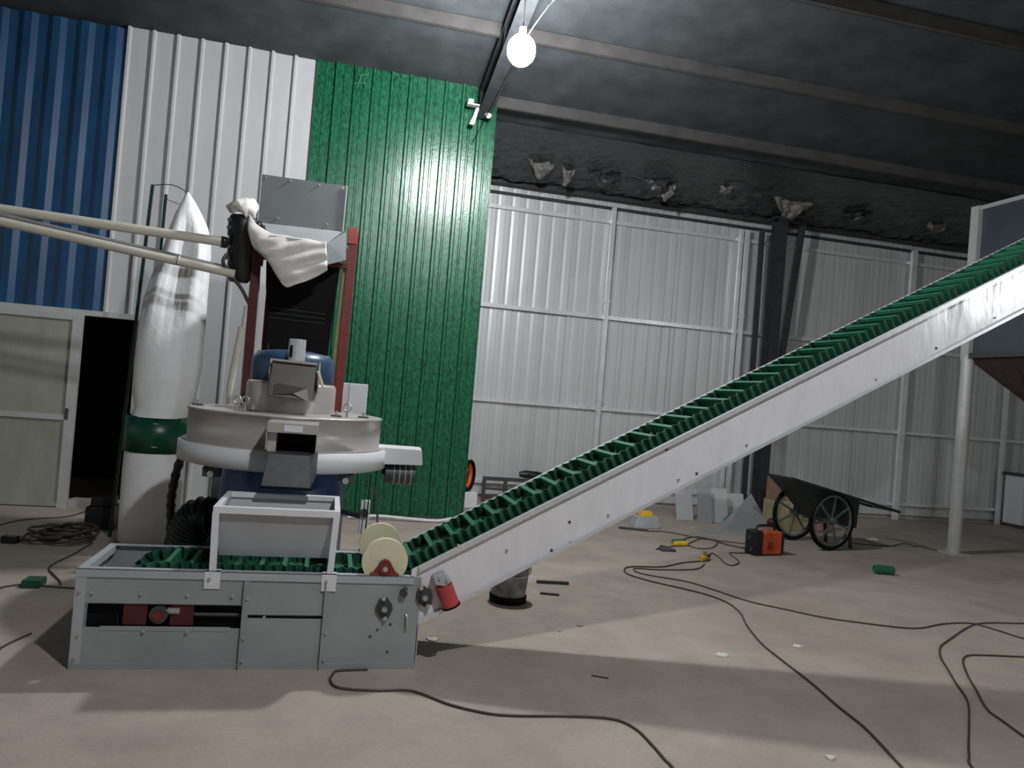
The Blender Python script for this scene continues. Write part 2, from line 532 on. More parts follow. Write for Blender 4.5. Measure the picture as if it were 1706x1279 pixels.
# silver back wall
YB = 10.6
back = thing('wall_back', 'galvanised profiled sheet wall with girts behind the inclined conveyor', 'wall', (6, YB, 0), kind='structure')
for k in range(16):
    x = 1.57 + 0.81 * k
    o = sheet('sheet_panel', PS, x, 4, YB + (0.012 if k % 2 else 0.0), 0.06, 4.62, 'silver', back, sgn=1)
MB().box((1.5, YB + 0.05, 0), (14.6, YB + 0.12, 0.10)).build('sole_plate', 'warm', back)
MB().box((-8, YB + 0.06, 0.0), (1.5, YB + 0.1, 4.62)).build('room_shade_panel', 'dark', back)  # wall behind the doorway, coloured near-black to look unlit
for z, h, d, m in ((4.30, 0.035, 0.05, 'steel_dark'), (4.10, 0.05, 0.05, 'girt'), (2.71, 0.055, 0.055, 'girt'), (1.385, 0.05, 0.05, 'girt'), (0.24, 0.045, 0.05, 'girt')):
    MB().box((1.56, YB - d, z - h / 2), (14.5, YB, z + h / 2)).build('girt', m, back)
for x, wd, z0, z1 in ((3.75, 0.06, 0.0, 4.30), (5.80, 0.05, 0, 4.25), (5.90, 0.06, 0, 4.25), (8.86, 0.09, 0, 4.3), (10.83, 0.06, 0, 4.3)):
    p = MB().box((x - wd / 2, YB - 0.11, z0), (x + wd / 2, YB - 0.056, z1))
    if wd == 0.06:
        p.box((x - wd / 2 - 0.012, YB - 0.118, 2.92), (x + wd / 2 + 0.012, YB - 0.05, 2.95))
        p.box((x - wd / 2 - 0.012, YB - 0.118, 1.50), (x + wd / 2 + 0.012, YB - 0.05, 1.53))
    p.build('wall_post', 'girt', back)
MB().box((1.56, YB - 0.14, 4.40), (14.5, YB - 0.02, 4.52)).build('eave_beam', 'steel_dark', back)
MB().box((1.56, YB - 0.18, 4.395), (14.5, YB - 0.02, 4.405)).build('eave_beam_flange', 'purlin', back)

colm = thing('steel_column', 'dark steel I-section column standing before the galvanised wall', 'column', (6.3, 10.3, 0), kind='structure')
p = MB().box((6.225, 10.20, 0), (6.375, 10.212, 4.42)).box((6.225, 10.388, 0), (6.375, 10.40, 4.42)).box((6.294, 10.212, 0), (6.306, 10.388, 4.42))
p.build('shaft', 'steel_dark', colm)
MB().box((6.12, 10.13, 0), (6.48, 10.47, 0.02)).build('base_plate', 'steel_dark', colm)
MB().box((6.16, 10.16, 4.40), (6.5, 10.44, 4.43)).build('cap_plate', 'steel_dark', colm)
MB().bar((6.09, 10.36, 0), (6.05, 10.36, 4.25), 0.07, 0.05).build('side_angle', 'steel_dark', colm)
MB().bar((6.43, 10.25, 1.9), (6.66, 10.25, 4.45), 0.075, 0.05, (0, 1, 0)).build('brace', 'steel_dark', colm)

for nm, lo, hi, lb in (('wall_left', (-8, -9, 0), (-7.9, 10.7, 6.5), 'plain sheet wall at the far left of the hall'),
                       ('wall_right', (14.9, -9, 0), (15, 10.7, 6.5), 'plain sheet wall at the far right of the hall'),
                       ('wall_front', (-8, -9, 0), (15, -8.9, 5.2), 'plain sheet wall behind the camera')):
    tag(MB().box(lo, hi).build(nm, 'silver'), lb, 'wall', kind='structure')


# ------------------------------------------------------------------ bulb lamps, the unseen two with added shades
def lamp(i, pos, strength, r, shade, label):
    x, y, z = pos
    t = thing('hanging_bulb', label, 'lamp', (x, y, z - 0.12))
    em = mat('bulb_glow_%d' % i, (1, 1, 1), 0.5, emit=((0.94, 0.97, 1.0), strength))
    MB().ball((x, y, z), r, 16, 10, 1.12).build('bulb', em, t)
    MB().cyl((x, y, z + r), (x, y, z + 0.19), 0.03, 12).build('socket', 'lampwhite', t)
    if shade:
        MB().lathe([(0.06, 0.19), (0.12, 0.17), (0.30, 0.02), (0.31, 0.0), (0.30, 0.0), (0.12, 0.155), (0.06, 0.175)], (x, y, z), 28).build('added_shade', 'lampwhite', t)  # added unseen shade, keeps this lamp's light off the ceiling
    MB().cyl((x, y, z + 0.16), (x, y, roof_z(y) - 0.05), 0.005, 6).build('cord', 'cable', t)
    return t


LL = ['glowing bare bulb hanging beside the dark roof rafter', 'glowing bulb hanging under an added shade high above the camera', 'glowing bulb hanging under an added shade far right of the camera']
for i, (p_, s_, r_, sh_) in enumerate(LAMPS):
    lamp(i, p_, s_, r_, sh_, LL[i])
tag(MB().tube(smooth_path([(1.30, 8.50, 4.27), (1.33, 7.4, 4.40), (1.345, 6.35, 4.50), (1.36, 5.3, 4.42), (1.38, 4.6, 4.36), (1.40, 3.6, 5.6)], 8), 0.005, 6).build('lamp_cable', 'black'),
    'thin dark cable strung past the glowing bulb under the roof', 'cable')
tag(MB().tube(smooth_path([(1.35, 5.6, 4.44), (1.40, 5.1, 4.41), (1.46, 4.4, 4.45), (1.44, 3.7, 5.5)], 8), 0.004, 6).build('lamp_cable', 'black'),
    'second thin cable above the glowing bulb at the top edge', 'cable')


# ------------------------------------------------------------------ inclined belt conveyor
conv = thing('belt_conveyor', 'long inclined conveyor with green corrugated sidewall belt and galvanised trough', 'conveyor', (-0.3, 4.36, 0))
XF, XR, YF, YK, HT = -1.12, 0.545, 4.08, 4.65, 0.49

SL = 0.55
TH = math.atan(SL)
UX, UZ = math.cos(TH), math.sin(TH)
zt = lambda x: 0.53 + SL * (x - 0.5)
zb = lambda x: zt(x) - 0.32
XE = 7.0

# --- tail box
p = MB()
# bottom and top angles, front and back
for y, s in ((YF, 1), (YK, -1)):
    p.box((XF, min(y, y + s * 0.05), 0.0), (XR, max(y, y + s * 0.05), 0.006))
    p.box((XF, min(y - s * 0.004, y), 0.0), (XR, max(y - s * 0.004, y), 0.03))
p.build('base_angle', 'grey', conv)
p = MB()
p.box((XF - 0.004, YF - 0.008, HT - 0.042), (XR - 0.04, YF + 0.002, HT))
p.box((XF - 0.004, YF - 0.008, HT - 0.006), (XR - 0.04, YF + 0.04, HT))
p.build('front_top_rail', 'greylight', conv, bevel=0.002)
p = MB()
p.box((XF - 0.004, YK, HT - 0.042), (XR - 0.04, YK + 0.008, HT))
p.box((XF - 0.004, YK - 0.035, HT - 0.006), (XR - 0.04, YK + 0.008, HT))
p.build('rear_top_rail', 'greylight', conv, bevel=0.002)
p = MB()
p.box((XF - 0.004, YF - 0.004, 0.0), (XF + 0.002, YK + 0.004, HT - 0.04)).box((XF - 0.004, YF, HT - 0.04), (XF + 0.035, YK, HT - 0.003))
p.build('end_plate', 'greylight', conv)
# front plates
p = MB().box((XF, YF, 0.32), (-0.352, YF + 0.006, HT - 0.04))
p.box((XF, YF - 0.004, 0.325), (-0.36, YF, 0.405))
p.build('upper_front_plate', 'grey', conv)
MB().box((XF, YF, 0.02), (-0.352, YF + 0.006, 0.205)).box((XF + 0.12, YF - 0.003, 0.19), (-0.40, YF, 0.212)).build('lower_front_plate', 'grey', conv)
MB().box((XF, YF - 0.005, 0.03), (XF + 0.045, YF + 0.002, HT - 0.042)).build('corner_post', 'greylight', conv)
for x in (-0.348, 0.050):
    MB().box((x, YF - 0.02, 0.012), (x + 0.006, YF + 0.003, HT - 0.042)).box((x, YF - 0.006, 0.012), (x + 0.028, YF + 0.002, HT - 0.042)).build('stiffener', 'grey', conv)
MB().box((-0.345, YF + 0.001, 0.275), (0.05, YF + 0.006, HT - 0.04)).build('middle_plate_upper', 'grey', conv)
MB().box((-0.345, YF + 0.001, 0.02), (0.05, YF + 0.006, 0.258)).build('middle_plate_lower', 'grey', conv)
MB().box((0.056, YF, 0.02), (XR, YF + 0.006, HT - 0.005)).build('drive_plate', 'grey', conv)
MB().box((XR - 0.004, YF, 0.0), (XR + 0.006, YF + 0.05, 0.225)).build('rear_post', 'greylight', conv)
MB().box((XR - 0.004, YK - 0.05, 0.0), (XR + 0.006, YK, 0.225)).build('rear_post', 'greylight', conv)
MB().box((XF, YK - 0.006, 0.02), (XR, YK, HT - 0.005)).build('back_plate', 'grey', conv)
MB().box((XF, YF + 0.01, 0.006), (XR, YK - 0.01, 0.012)).build('bottom_plate', 'iron', conv)
for (x, z) in [(-1.044, .375), (-.825, .373), (-.612, .371), (-.399, .369), (-1.10, .378), (-1.09, .17), (-1.10, .055), (-.80, .19), (-.60, .19),
               (-.33, .36), (-.33, .16), (-.33, .045), (.072, .19), (.072, .05)]:
    inst('bolt', BOLT, conv, (x, YF - 0.005, z))
# what shows in the slot: tail shaft block, red screw carriage, added black sheet for the shade behind
MB().cyl((-0.80, YF + 0.06, 0.29), (-0.80, YK - 0.06, 0.29), 0.138, 24).build('tail_drum', 'black', conv)
for bx_ in (-0.905, -0.69):
    MB().box((bx_, YF + 0.012, 0.212), (bx_ + 0.11, YF + 0.045, 0.318)).build('take_up_block', 'darkred', conv, bevel=0.004)
MB().box((-1.075, YF + 0.05, 0.19), (-0.36, YF + 0.055, 0.335)).build('slot_shade_sheet', 'black', conv)  # added sheet, its black standing in for shade inside the slot
MB().cyl((-0.738, YF + 0.03, 0.272), (-0.738, YF - 0.016, 0.272), 0.043, 20).build('bearing_ring', 'iron', conv)
MB().cyl((-0.738, YF - 0.012, 0.268), (-0.738, YF - 0.026, 0.268), 0.024, 16).build('shaft_end', 'red', conv)
MB().cyl((-0.70, YF + 0.02, 0.285), (-0.645, YF + 0.02, 0.285), 0.02, 6).build('adjusting_nut', 'bolt', conv)
MB().cyl((-0.585, YF + 0.03, 0.265), (0.03, YF + 0.03, 0.265), 0.010, 10).build('adjusting_rod', 'iron', conv)
inst('bolt', BOLT, conv, (-0.24, YF + 0.012, 0.262))
# drive side fittings
FL = MB()
FL.prism([(-0.020, 0, 0.052), (0.020, 0, 0.052), (0.043, 0, 0.012), (0.043, 0, -0.012), (0.02, 0, -0.052), (-0.02, 0, -0.052), (-0.043, 0, -0.012), (-0.043, 0, 0.012)], (0, -0.014, 0))
FL.frus((0, -0.014, 0), (0, -0.030, 0), 0.030, 0.026, 18)
FLM = shared(FL, 'flange_bearing', 'iron')
FC = shared(MB().cyl((0, -0.030, 0), (0, -0.040, 0), 0.014, 12), 'bearing_cap', 'grey')
for (x, z, a) in ((0.36, 0.322, 0.15), (0.567, 0.386, 0.45)):
    o = inst('flange_bearing', FLM, conv, (x, YF - 0.001, z), (0, -a, 0))
    inst('bearing_cap', FC, o, (x, YF - 0.001, z))
    for s in (-1, 1):
        bx, bz = x + s * 0.058 * math.sin(-a), z + s * 0.058 * math.cos(a)
        o2 = bpy.data.objects.new('bolt', BOLT)
        COL.objects.link(o2)
        o2.parent = o
        o2.location = (0, -0.012, s * 0.052)
        o2.scale = (1.4, 1.2, 1.4)
MB().cyl((0.454, YF, 0.405), (0.454, YF - 0.03, 0.405), 0.02, 14).cyl((0.46, YF - 0.01, 0.425), (0.462, YF - 0.03, 0.43), 0.012, 8).build('grease_fitting', 'iron', conv)
MB().tube([(0.478, YF - 0.004, 0.29), (0.484, YF - 0.018, 0.27), (0.486, YF - 0.02, 0.235), (0.480, YF - 0.006, 0.205)], 0.007, 8).build('hook', 'bolt', conv)
for (x, z) in ((0.335, 0.205), (0.30, 0.17), (0.40, 0.235), (0.395, 0.09)):
    inst('rivet', BOLTDARK, conv, (x, YF + 0.003, z))

# --- inclined trough: front and back side panels with flanges
def side(y, s, nm, dz=0.0):
    zt = lambda x: 0.53 + SL * (x - 0.5) + dz
    p = MB()
    t = 0.004
    x0 = 0.525
    yy0, yy1 = (y, y + t) if s > 0 else (y - t, y)
    # web, cut vertical at the tail box
    p.prism([(x0 - 0.035, yy0, zt(x0 - 0.035)), (x0 - 0.035, yy0, HT - 0.05), (x0 + 0.02, yy0, zb(x0 + 0.02)), (XE, yy0, zb(XE)), (XE, yy0, zt(XE))], (0, yy1 - yy0, 0))
    o = p.build(nm, 'panel', conv)
    f = MB()
    yo = y - s * 0.022
    y0_, y1_ = min(yo, y), max(yo, y)
    f.hexa([(x0, y0_, zt(x0) - 0.006), (XE, y0_, zt(XE) - 0.006), (XE, y1_, zt(XE) - 0.006), (x0, y1_, zt(x0) - 0.006),
            (x0, y0_, zt(x0)), (XE, y0_, zt(XE)), (XE, y1_, zt(XE)), (x0, y1_, zt(x0))])
    f.hexa([(x0, yo - 0.002, zt(x0) - 0.030), (XE, yo - 0.002, zt(XE) - 0.030), (XE, yo + 0.002, zt(XE) - 0.030), (x0, yo + 0.002, zt(x0) - 0.030),
            (x0, yo - 0.002, zt(x0)), (XE, yo - 0.002, zt(XE)), (XE, yo + 0.002, zt(XE)), (x0, yo + 0.002, zt(x0))])
    f.build('top_flange', 'galv', conv)
    f = MB()
    f.hexa([(x0 + .03, y0_, zb(x0 + .03)), (XE, y0_, zb(XE)), (XE, y1_, zb(XE)), (x0 + .03, y1_, zb(x0 + .03)),
            (x0 + .03, y0_, zb(x0 + .03) + 0.006), (XE, y0_, zb(XE) + 0.006), (XE, y1_, zb(XE) + 0.006), (x0 + .03, y1_, zb(x0 + .03) + 0.006)])
    f.hexa([(x0 + .03, yo - 0.002, zb(x0 + .03)), (XE, yo - 0.002, zb(XE)), (XE, yo + 0.002, zb(XE)), (x0 + .03, yo + 0.002, zb(x0 + .03)),
            (x0 + .03, yo - 0.002, zb(x0 + .03) + 0.022), (XE, yo - 0.002, zb(XE) + 0.022), (XE, yo + 0.002, zb(XE) + 0.022), (x0 + .03, yo + 0.002, zb(x0 + .03) + 0.022)])
    f.build('bottom_flange', 'galv', conv)
    return o


side(YF + 0.012, 1, 'front_side_panel')
side(YK - 0.02, -1, 'rear_side_panel', 0.03)
MB().hexa([(0.56, YF + 0.02, zb(0.56) + 0.01), (XE, YF + 0.02, zb(XE) + 0.01), (XE, YK - 0.01, zb(XE) + 0.01), (0.56, YK - 0.01, zb(0.56) + 0.01),
           (0.56, YF + 0.02, zb(0.56) + 0.014), (XE, YF + 0.02, zb(XE) + 0.014), (XE, YK - 0.01, zb(XE) + 0.014), (0.56, YK - 0.01, zb(0.56) + 0.014)]).build('trough_floor', 'grey', conv)
for (x, z, m) in [(1.039, .809, 1), (1.345, .812, 1), (1.568, .862, 0), (1.892, 1.252, 1), (1.977, 1.084, 0), (2.091, 1.125, 1), (2.394, 1.312, 0), (3.236, 1.772, 0), (3.656, 2.0, 1),
                  (4.08, 2.236, 0), (1.254, .652, 1), (.999, .644, 0), (0.729, .66, 0), (1.36, .70, 0), (5.0, 2.74, 0), (5.8, 3.18, 0)]:
    inst('bolt', BOLT if not m else BOLTDARK, conv, (x, YF + 0.012, z), (0, -TH, 0))
# red motor with its clamp on the trough foot
d = Vector((0.42, 0, -0.9)).normalized()
a = Vector((0.660, YF - 0.035, 0.455))
MB().cyl(a, a + d * 0.115, 0.047, 22).build('gear_motor', 'redbright', conv)
MB().cyl(a + d * 0.113, a + d * 0.122, 0.051, 22).build('motor_end_cap', 'black', conv)
MB().prism([(0.596, YF - 0.06, 0.505), (0.655, YF - 0.06, 0.53), (0.70, YF - 0.06, 0.485), (0.665, YF - 0.06, 0.455), (0.615, YF - 0.06, 0.462)], (0, 0.065, 0)).build('motor_clamp', 'greylight', conv, bevel=0.004)
for (x, z) in ((0.63, 0.50), (0.672, 0.49)):
    inst('bolt', BOLT, conv, (x, YF - 0.06, z))
# outer legs near the head, outside the photograph
for y in (YF - 0.03, YK + 0.03):
    MB().box((6.45, y - 0.03, 0), (6.51, y + 0.03, zb(6.45) + 0.3)).build('support_leg', 'galv', conv)

# --- belt, sidewalls and cleats
BX = 0.373                                   # where the flat run meets the incline
zbelt = lambda x: 0.44 if x < BX else 0.44 + SL * (x - BX)
path = []
for k in range(7):                            # wrap round the tail drum
    a = -PI / 2 + PI * k / 6
    path.append(Vector((-0.80 - 0.15 * math.cos(a), 0, 0.29 + 0.15 * math.sin(a))))
for x in (-0.6, -0.3, 0, 0.25):
    path.append(Vector((x, 0, 0.44)))
path += [Vector((BX, 0, 0.446)), Vector((0.48, 0, zbelt(0.48)))]
for k in range(1, 8):
    x = 0.48 + (XE - 0.53) * k / 7
    path.append(Vector((x, 0, zbelt(x))))
p = MB()
n = len(path)
vs_ = []
for q in path:
    vs_ += [(q.x, YF + 0.045, q.z), (q.x, YK - 0.045, q.z)]
p.add(vs_, [(2 * i, 2 * i + 2, 2 * i + 3, 2 * i + 1) for i in range(n - 1)])
p.add([(v[0], v[1], v[2] - 0.008) for v in vs_], [(2 * i, 2 * i + 1, 2 * i + 3, 2 * i + 2) for i in range(n - 1)])
p.build('belt', 'belt', conv)


def resample(pts, step):
    out = []
    i = 0
    acc = 0.0
    L = [0]
    for k in range(1, len(pts)):
        L.append(L[-1] + (pts[k] - pts[k - 1]).length)
    s = 0
    k = 0
    while s < L[-1]:
        while L[k + 1] < s:
            k += 1
        t = (s - L[k]) / (L[k + 1] - L[k])
        q = pts[k].lerp(pts[k + 1], t)
        out.append((s, q, (pts[k + 1] - pts[k]).normalized()))
        s += step
    return out


main = path[4:]
for yc, nm, HS in ((YF + 0.095, 'front_sidewall', 0.066), (YK - 0.095, 'rear_sidewall', 0.058)):
    step = 0.051 / 10
    sm = resample(main, step)
    p = MB()
    vs_ = []
    for (s, q, d) in sm:
        nrm = Vector((-d.z, 0, d.x))
        ph_ = math.sin(2 * PI * s / 0.051)
        wv = 0.021 * math.copysign(abs(ph_) ** 0.7, ph_)
        # a little fatter at the crests
        lean = 0.006 * noise.noise((s * 1.7, yc, 0))
        lift = 0.006 * noise.noise((s * 4, yc, 3))
        for (h, dy) in ((0.0, -0.004), (HS + lift, -0.004), (HS + lift, 0.004), (0.0, 0.004)):
            vs_.append((q.x + nrm.x * h, yc + wv + dy + lean * (h / HS), q.z + nrm.z * h))
    k = len(sm)
    fs = []
    for i in range(k - 1):
        for j in range(3):
            fs.append((4 * i + j, 4 * i + 4 + j, 4 * i + 5 + j, 4 * i + 1 + j))
    p.add(vs_, fs)
    p.build(nm, 'sidewall', conv)
# cleats across the belt
CW = (YK - YF) - 0.19 - 0.045
cl = MB()
cl.hexa([(-0.012, -CW / 2, 0), (0.012, -CW / 2, 0), (0.012, CW / 2, 0), (-0.012, CW / 2, 0),
         (-0.006, -CW / 2, 0.055), (0.006, -CW / 2, 0.055), (0.006, CW / 2, 0.055), (-0.006, CW / 2, 0.055)])
cl.box((-0.016, -CW / 2, 0.040), (0.008, CW / 2, 0.060))
CLM = shared(cl, 'cleat', 'cleat')
ymid = (YF + YK) / 2
for k in range(9):
    x = -0.74 + 0.115 * k
    inst('cleat', CLM, conv, (x, ymid, 0.44))
k = 0
while True:
    x = 0.52 + 0.1135 * k
    if x > XE - 0.15:
        break
    inst('cleat', CLM, conv, (x, ymid, zbelt(x)), (0, -TH, 0))
    k += 1
# hold-down wheels
for (x, y, z) in ((0.348, 4.135, 0.556), (0.348, 4.575, 0.556)):
    wv = MB().cyl((x, y - 0.017, z), (x, y + 0.017, z), 0.121, 40)
    ww = wv.build('hold_down_wheel', 'cream', conv, bevel=0.003)
    MB().cyl((x, y - 0.024, z), (x, y + 0.024, z), 0.03, 16).build('hub', 'cream', ww)
MB().cyl((0.348, YF - 0.0, 0.528), (0.348, YK + 0.02, 0.528), 0.012, 12).build('wheel_axle', 'bolt', conv)
for y in (YF - 0.002, YK - 0.01):
    poly = [(0.348 - 0.062, y, HT), (0.348 - 0.060, y, HT + 0.016), (0.348 - 0.040, y, HT + 0.045), (0.348 - 0.024, y, HT + 0.075), (0.348, y, HT + 0.086), (0.348 + 0.024, y, HT + 0.075),
            (0.348 + 0.040, y, HT + 0.045), (0.348 + 0.060, y, HT + 0.016), (0.348 + 0.062, y, HT)]
    br = MB().prism(poly, (0, 0.024, 0)).box((0.348 - 0.075, y - 0.004, HT), (0.348 + 0.075, y + 0.028, HT + 0.012)).build('pillow_block', 'red', conv, bevel=0.003)
    MB().cyl((0.348, y - 0.014, HT + 0.038), (0.348, y, HT + 0.038), 0.03, 16).build('bearing_boss', 'red', br)
    MB().cyl((0.348, y - 0.022, HT + 0.038), (0.348, y - 0.012, HT + 0.038), 0.013, 12).build('shaft_tip', 'bolt', br)

# ------------------------------------------------------------------ infeed hopper with white frame on the tail box
hop = thing('infeed_hopper', 'grey infeed hopper in a white angle frame standing on the conveyor tail', 'hopper', (-0.21, 4.35, HT))
hx0, hx1, hy0, hy1, hz = -0.53, 0.095, 4.09, 4.62, 0.815
MB().box((hx0, hy0 - 0.006, hz - 0.036), (hx1, hy0 + 0.03, hz)).build('front_rail', 'white_paint', hop, bevel=0.003)
MB().box((hx0, hy1 - 0.03, hz - 0.03), (hx1, hy1 + 0.006, hz)).build('rear_rail', 'white_paint', hop, bevel=0.003)
for x in (hx0, hx1 - 0.03):
    MB().box((x, hy0 + 0.03, hz - 0.03), (x + 0.03, hy1 - 0.03, hz)).build('side_rail', 'white_paint', hop, bevel=0.003)
for x, s in ((hx0 + 0.015, 0.012), (hx1 - 0.017, -0.012)):
    for y in (hy0 - 0.009, hy1 + 0.045):
        if y < 4.3:
            MB().bar((x + s, y, HT - 0.07), (x, y + 0.012, hz - 0.03), 0.032, 0.028).build('post', 'white_paint', hop)
            MB().box((x + s - 0.037, y - 0.012, HT - 0.085), (x + s + 0.037, y - 0.0005, HT + 0.005)).box((x + s - 0.037, y - 0.012, HT + 0.001), (x + s + 0.037, y + 0.03, HT + 0.005)).build('foot_plate', 'white_paint', hop)
            inst('bolt', BOLT, hop, (x + s - 0.012, y - 0.012, HT - 0.035))
        else:
            MB().bar((x + s, y, HT - 0.07), (x, y - 0.03, hz - 0.03), 0.032, 0.028).build('post', 'white_paint', hop)
            MB().box((x + s - 0.037, y - 0.02, HT - 0.085), (x + s + 0.037, y + 0.012, HT + 0.005)).build('foot_plate', 'white_paint', hop)


def plate(pts, t, name, m, parent):
    a = [Vector(q) for q in pts]
    nn = (a[1] - a[0]).cross(a[-1] - a[0]).normalized() * t
    return MB().prism(a, nn).build(name, m, parent)


bx0, bx1, by0, by1, bz = hx0 + 0.035, hx1 - 0.02, 4.20, 4.53, 0.545
plate([(hx0 + 0.02, hy0 + 0.012, hz - 0.02), (hx1 - 0.02, hy0 + 0.012, hz - 0.02), (bx1, by0, bz), (bx0, by0, bz)], 0.003, 'front_panel', 'greylight', hop)
plate([(hx0 + 0.01, hy1 - 0.012, hz - 0.02), (hx1 - 0.01, hy1 - 0.012, hz - 0.02), (bx1, by1, bz), (bx0, by1, bz)], 0.003, 'rear_panel', 'greylight', hop)
plate([(hx0 + 0.012, hy0 + 0.012, hz - 0.02), (hx0 + 0.012, hy1 - 0.012, hz - 0.02), (bx0, by1, bz), (bx0, by0, bz)], 0.003, 'side_panel', 'greylight', hop)
plate([(hx1 - 0.012, hy0 + 0.012, hz - 0.02), (hx1 - 0.012, hy1 - 0.012, hz - 0.02), (bx1, by1, bz), (bx1, by0, bz)], 0.003, 'side_panel', 'greylight', hop)

# ------------------------------------------------------------------ stainless pan machine
PX, PY = -0.28, 5.50
pan = thing('pan_machine', 'round stainless drum machine with white ring over a blue barrel', 'machine', (PX, PY, 0))
MB().lathe([(0.001, 1.032), (0.672, 1.032), (0.685, 1.03), (0.685, 0.912), (0.64, 0.90), (0.40, 0.895), (0.001, 0.89)], (PX, PY, 0), 56).build('ring', 'white_paint', pan)
MB().lathe([(0.66, 1.032), (0.66, 1.044), (0.634, 1.044), (0.634, 1.235), (0.642, 1.237), (0.642, 1.246), (0.62, 1.250), (0.001, 1.252)], (PX, PY, 0), 64).build('drum', 'stainless', pan)
MB().lathe([(0.297, 1.25), (0.297, 1.43), (0.285, 1.45), (0.001, 1.455)], (PX + 0.01, PY, 0), 48).build('upper_drum', 'stainless', pan)
# blue drive behind the upper drum, blue barrel under the ring
MB().lathe([(0.27, 1.44), (0.285, 1.46), (0.285, 1.60), (0.25, 1.655), (0.12, 1.675), (0.001, 1.68)], (PX + 0.0, PY + 0.18, 0), 40).build('drive_cover', 'bluedark', pan)
MB().lathe([(0.415, 0.02), (0.415, 0.55), (0.425, 0.56), (0.425, 0.58), (0.415, 0.59), (0.405, 0.80), (0.38, 0.90)], (PX + 0.01, PY, 0), 48).build('barrel', 'bluepaint', pan)
MB().box((PX - 0.45, PY - 0.45, 0), (PX + 0.55, PY + 0.45, 0.03)).build('base_plate', 'white_paint', pan)
for (lx, ly) in ((-0.45, 0.20), (0.0, 0.55), (-0.38, 0.45), (0.38, 0.45)):
    MB().bar((PX + lx, PY + ly, 0), (PX + lx, PY + ly, 0.90), 0.06, 0.06).build('leg', 'greylight', pan)
# underside brackets
for x in (PX - 0.45, PX + 0.36):
    MB().box((x, PY - 0.5, 0.84), (x + 0.10, PY - 0.40, 0.895)).build('bracket', 'iron', pan)
    MB().cyl((x + 0.05, PY - 0.52, 0.86), (x + 0.05, PY - 0.49, 0.86), 0.02, 10).build('clamp_bolt', 'bolt', pan)
# hood, pipe stub on top
MB().hexa([(-0.395, 5.06, 1.36), (-0.115, 5.06, 1.345), (-0.10, 5.30, 1.36), (-0.40, 5.30, 1.36), (-0.385, 5.14, 1.585), (-0.11, 5.14, 1.578), (-0.11, 5.34, 1.60), (-0.385, 5.34, 1.60)]).build('hood', 'hood', pan, bevel=0.004)
MB().bar((-0.39, 5.125, 1.592), (-0.105, 5.125, 1.585), 0.025, 0.012).build('hood_lip', 'stainless', pan)
plate([(-0.36, 5.057, 1.37), (-0.24, 5.055, 1.385), (-0.13, 5.057, 1.335), (-0.12, 5.10, 1.44), (-0.36, 5.10, 1.46)], -0.004, 'hood_flap', 'hood', pan)
for sx in (-0.402, -0.095):
    MB().prism([(sx, 5.13, 1.50), (sx, 5.22, 1.40), (sx, 5.40, 1.40), (sx, 5.40, 1.52), (sx, 5.2, 1.60)], (0.008, 0, 0)).build('hood_cheek', 'stainless', pan)
MB().cyl((-0.252, 5.38, 1.45), (-0.252, 5.38, 1.745), 0.056, 28).build('pipe_stub', 'galv', pan)
MB().box((-0.296, 5.322, 1.62), (-0.278, 5.335, 1.70)).build('stub_slot', 'black', pan)
MB().cyl((-0.098, 5.10, 1.54), (-0.06, 5.12, 1.44), 0.010, 8).build('latch', 'cream', pan)
# chute
chute = MB()
chute.box((-0.345, 4.60, 1.165), (-0.06, 4.95, 1.225))
chute.build('chute_cover', 'stainless', pan, bevel=0.003)
MB().box((-0.25, 4.594, 1.175), (-0.145, 4.599, 1.212)).build('rating_plate', 'white_paint', pan)
MB().box((-0.345, 4.60, 1.065), (-0.339, 4.95, 1.165)).build('chute_side', 'stainless', pan)
MB().box((-0.066, 4.60, 1.065), (-0.060, 4.95, 1.165)).build('chute_side', 'stainless', pan)
MB().box((-0.338, 4.66, 1.05), (-0.29, 4.68, 1.165)).build('chute_gate', 'stainless', pan)
MB().box((-0.29, 4.80, 1.05), (-0.066, 4.87, 1.165)).build('chute_throat', 'black', pan)
MB().hexa([(-0.345, 4.52, 0.865), (-0.075, 4.52, 0.865), (-0.05, 4.78, 0.90), (-0.33, 4.78, 0.90), (-0.325, 4.60, 1.045), (-0.095, 4.60, 1.045), (-0.05, 4.80, 1.055), (-0.33, 4.80, 1.055)]).build('chute_apron', 'iron', pan, bevel=0.003)
MB().box((-0.35, 4.505, 0.855), (-0.06, 4.53, 0.868)).build('apron_lip', 'black', pan)
# arm and its motor
MB().hexa([(0.30, 5.38, 0.935), (0.66, 5.38, 0.945), (0.66, 5.62, 0.945), (0.30, 5.62, 0.935), (0.30, 5.38, 1.058), (0.645, 5.38, 1.055), (0.66, 5.62, 1.055), (0.30, 5.62, 1.058)]).build('side_arm', 'white_paint', pan, bevel=0.006)
MB().cyl((0.44, 5.5, 0.93), (0.44, 5.5, 0.86), 0.05, 20).build('motor_collar', 'black', pan)
mo = MB().cyl((0.41, 5.5, 0.865), (0.62, 5.5, 0.865), 0.072, 24).build('side_motor', 'iron', pan)
for k in range(4):
    MB().torus((0.47 + k * 0.04, 5.5, 0.865), 0.072, 0.006, (1, 0, 0), 24, 6).build('cooling_fin', 'grey', mo)
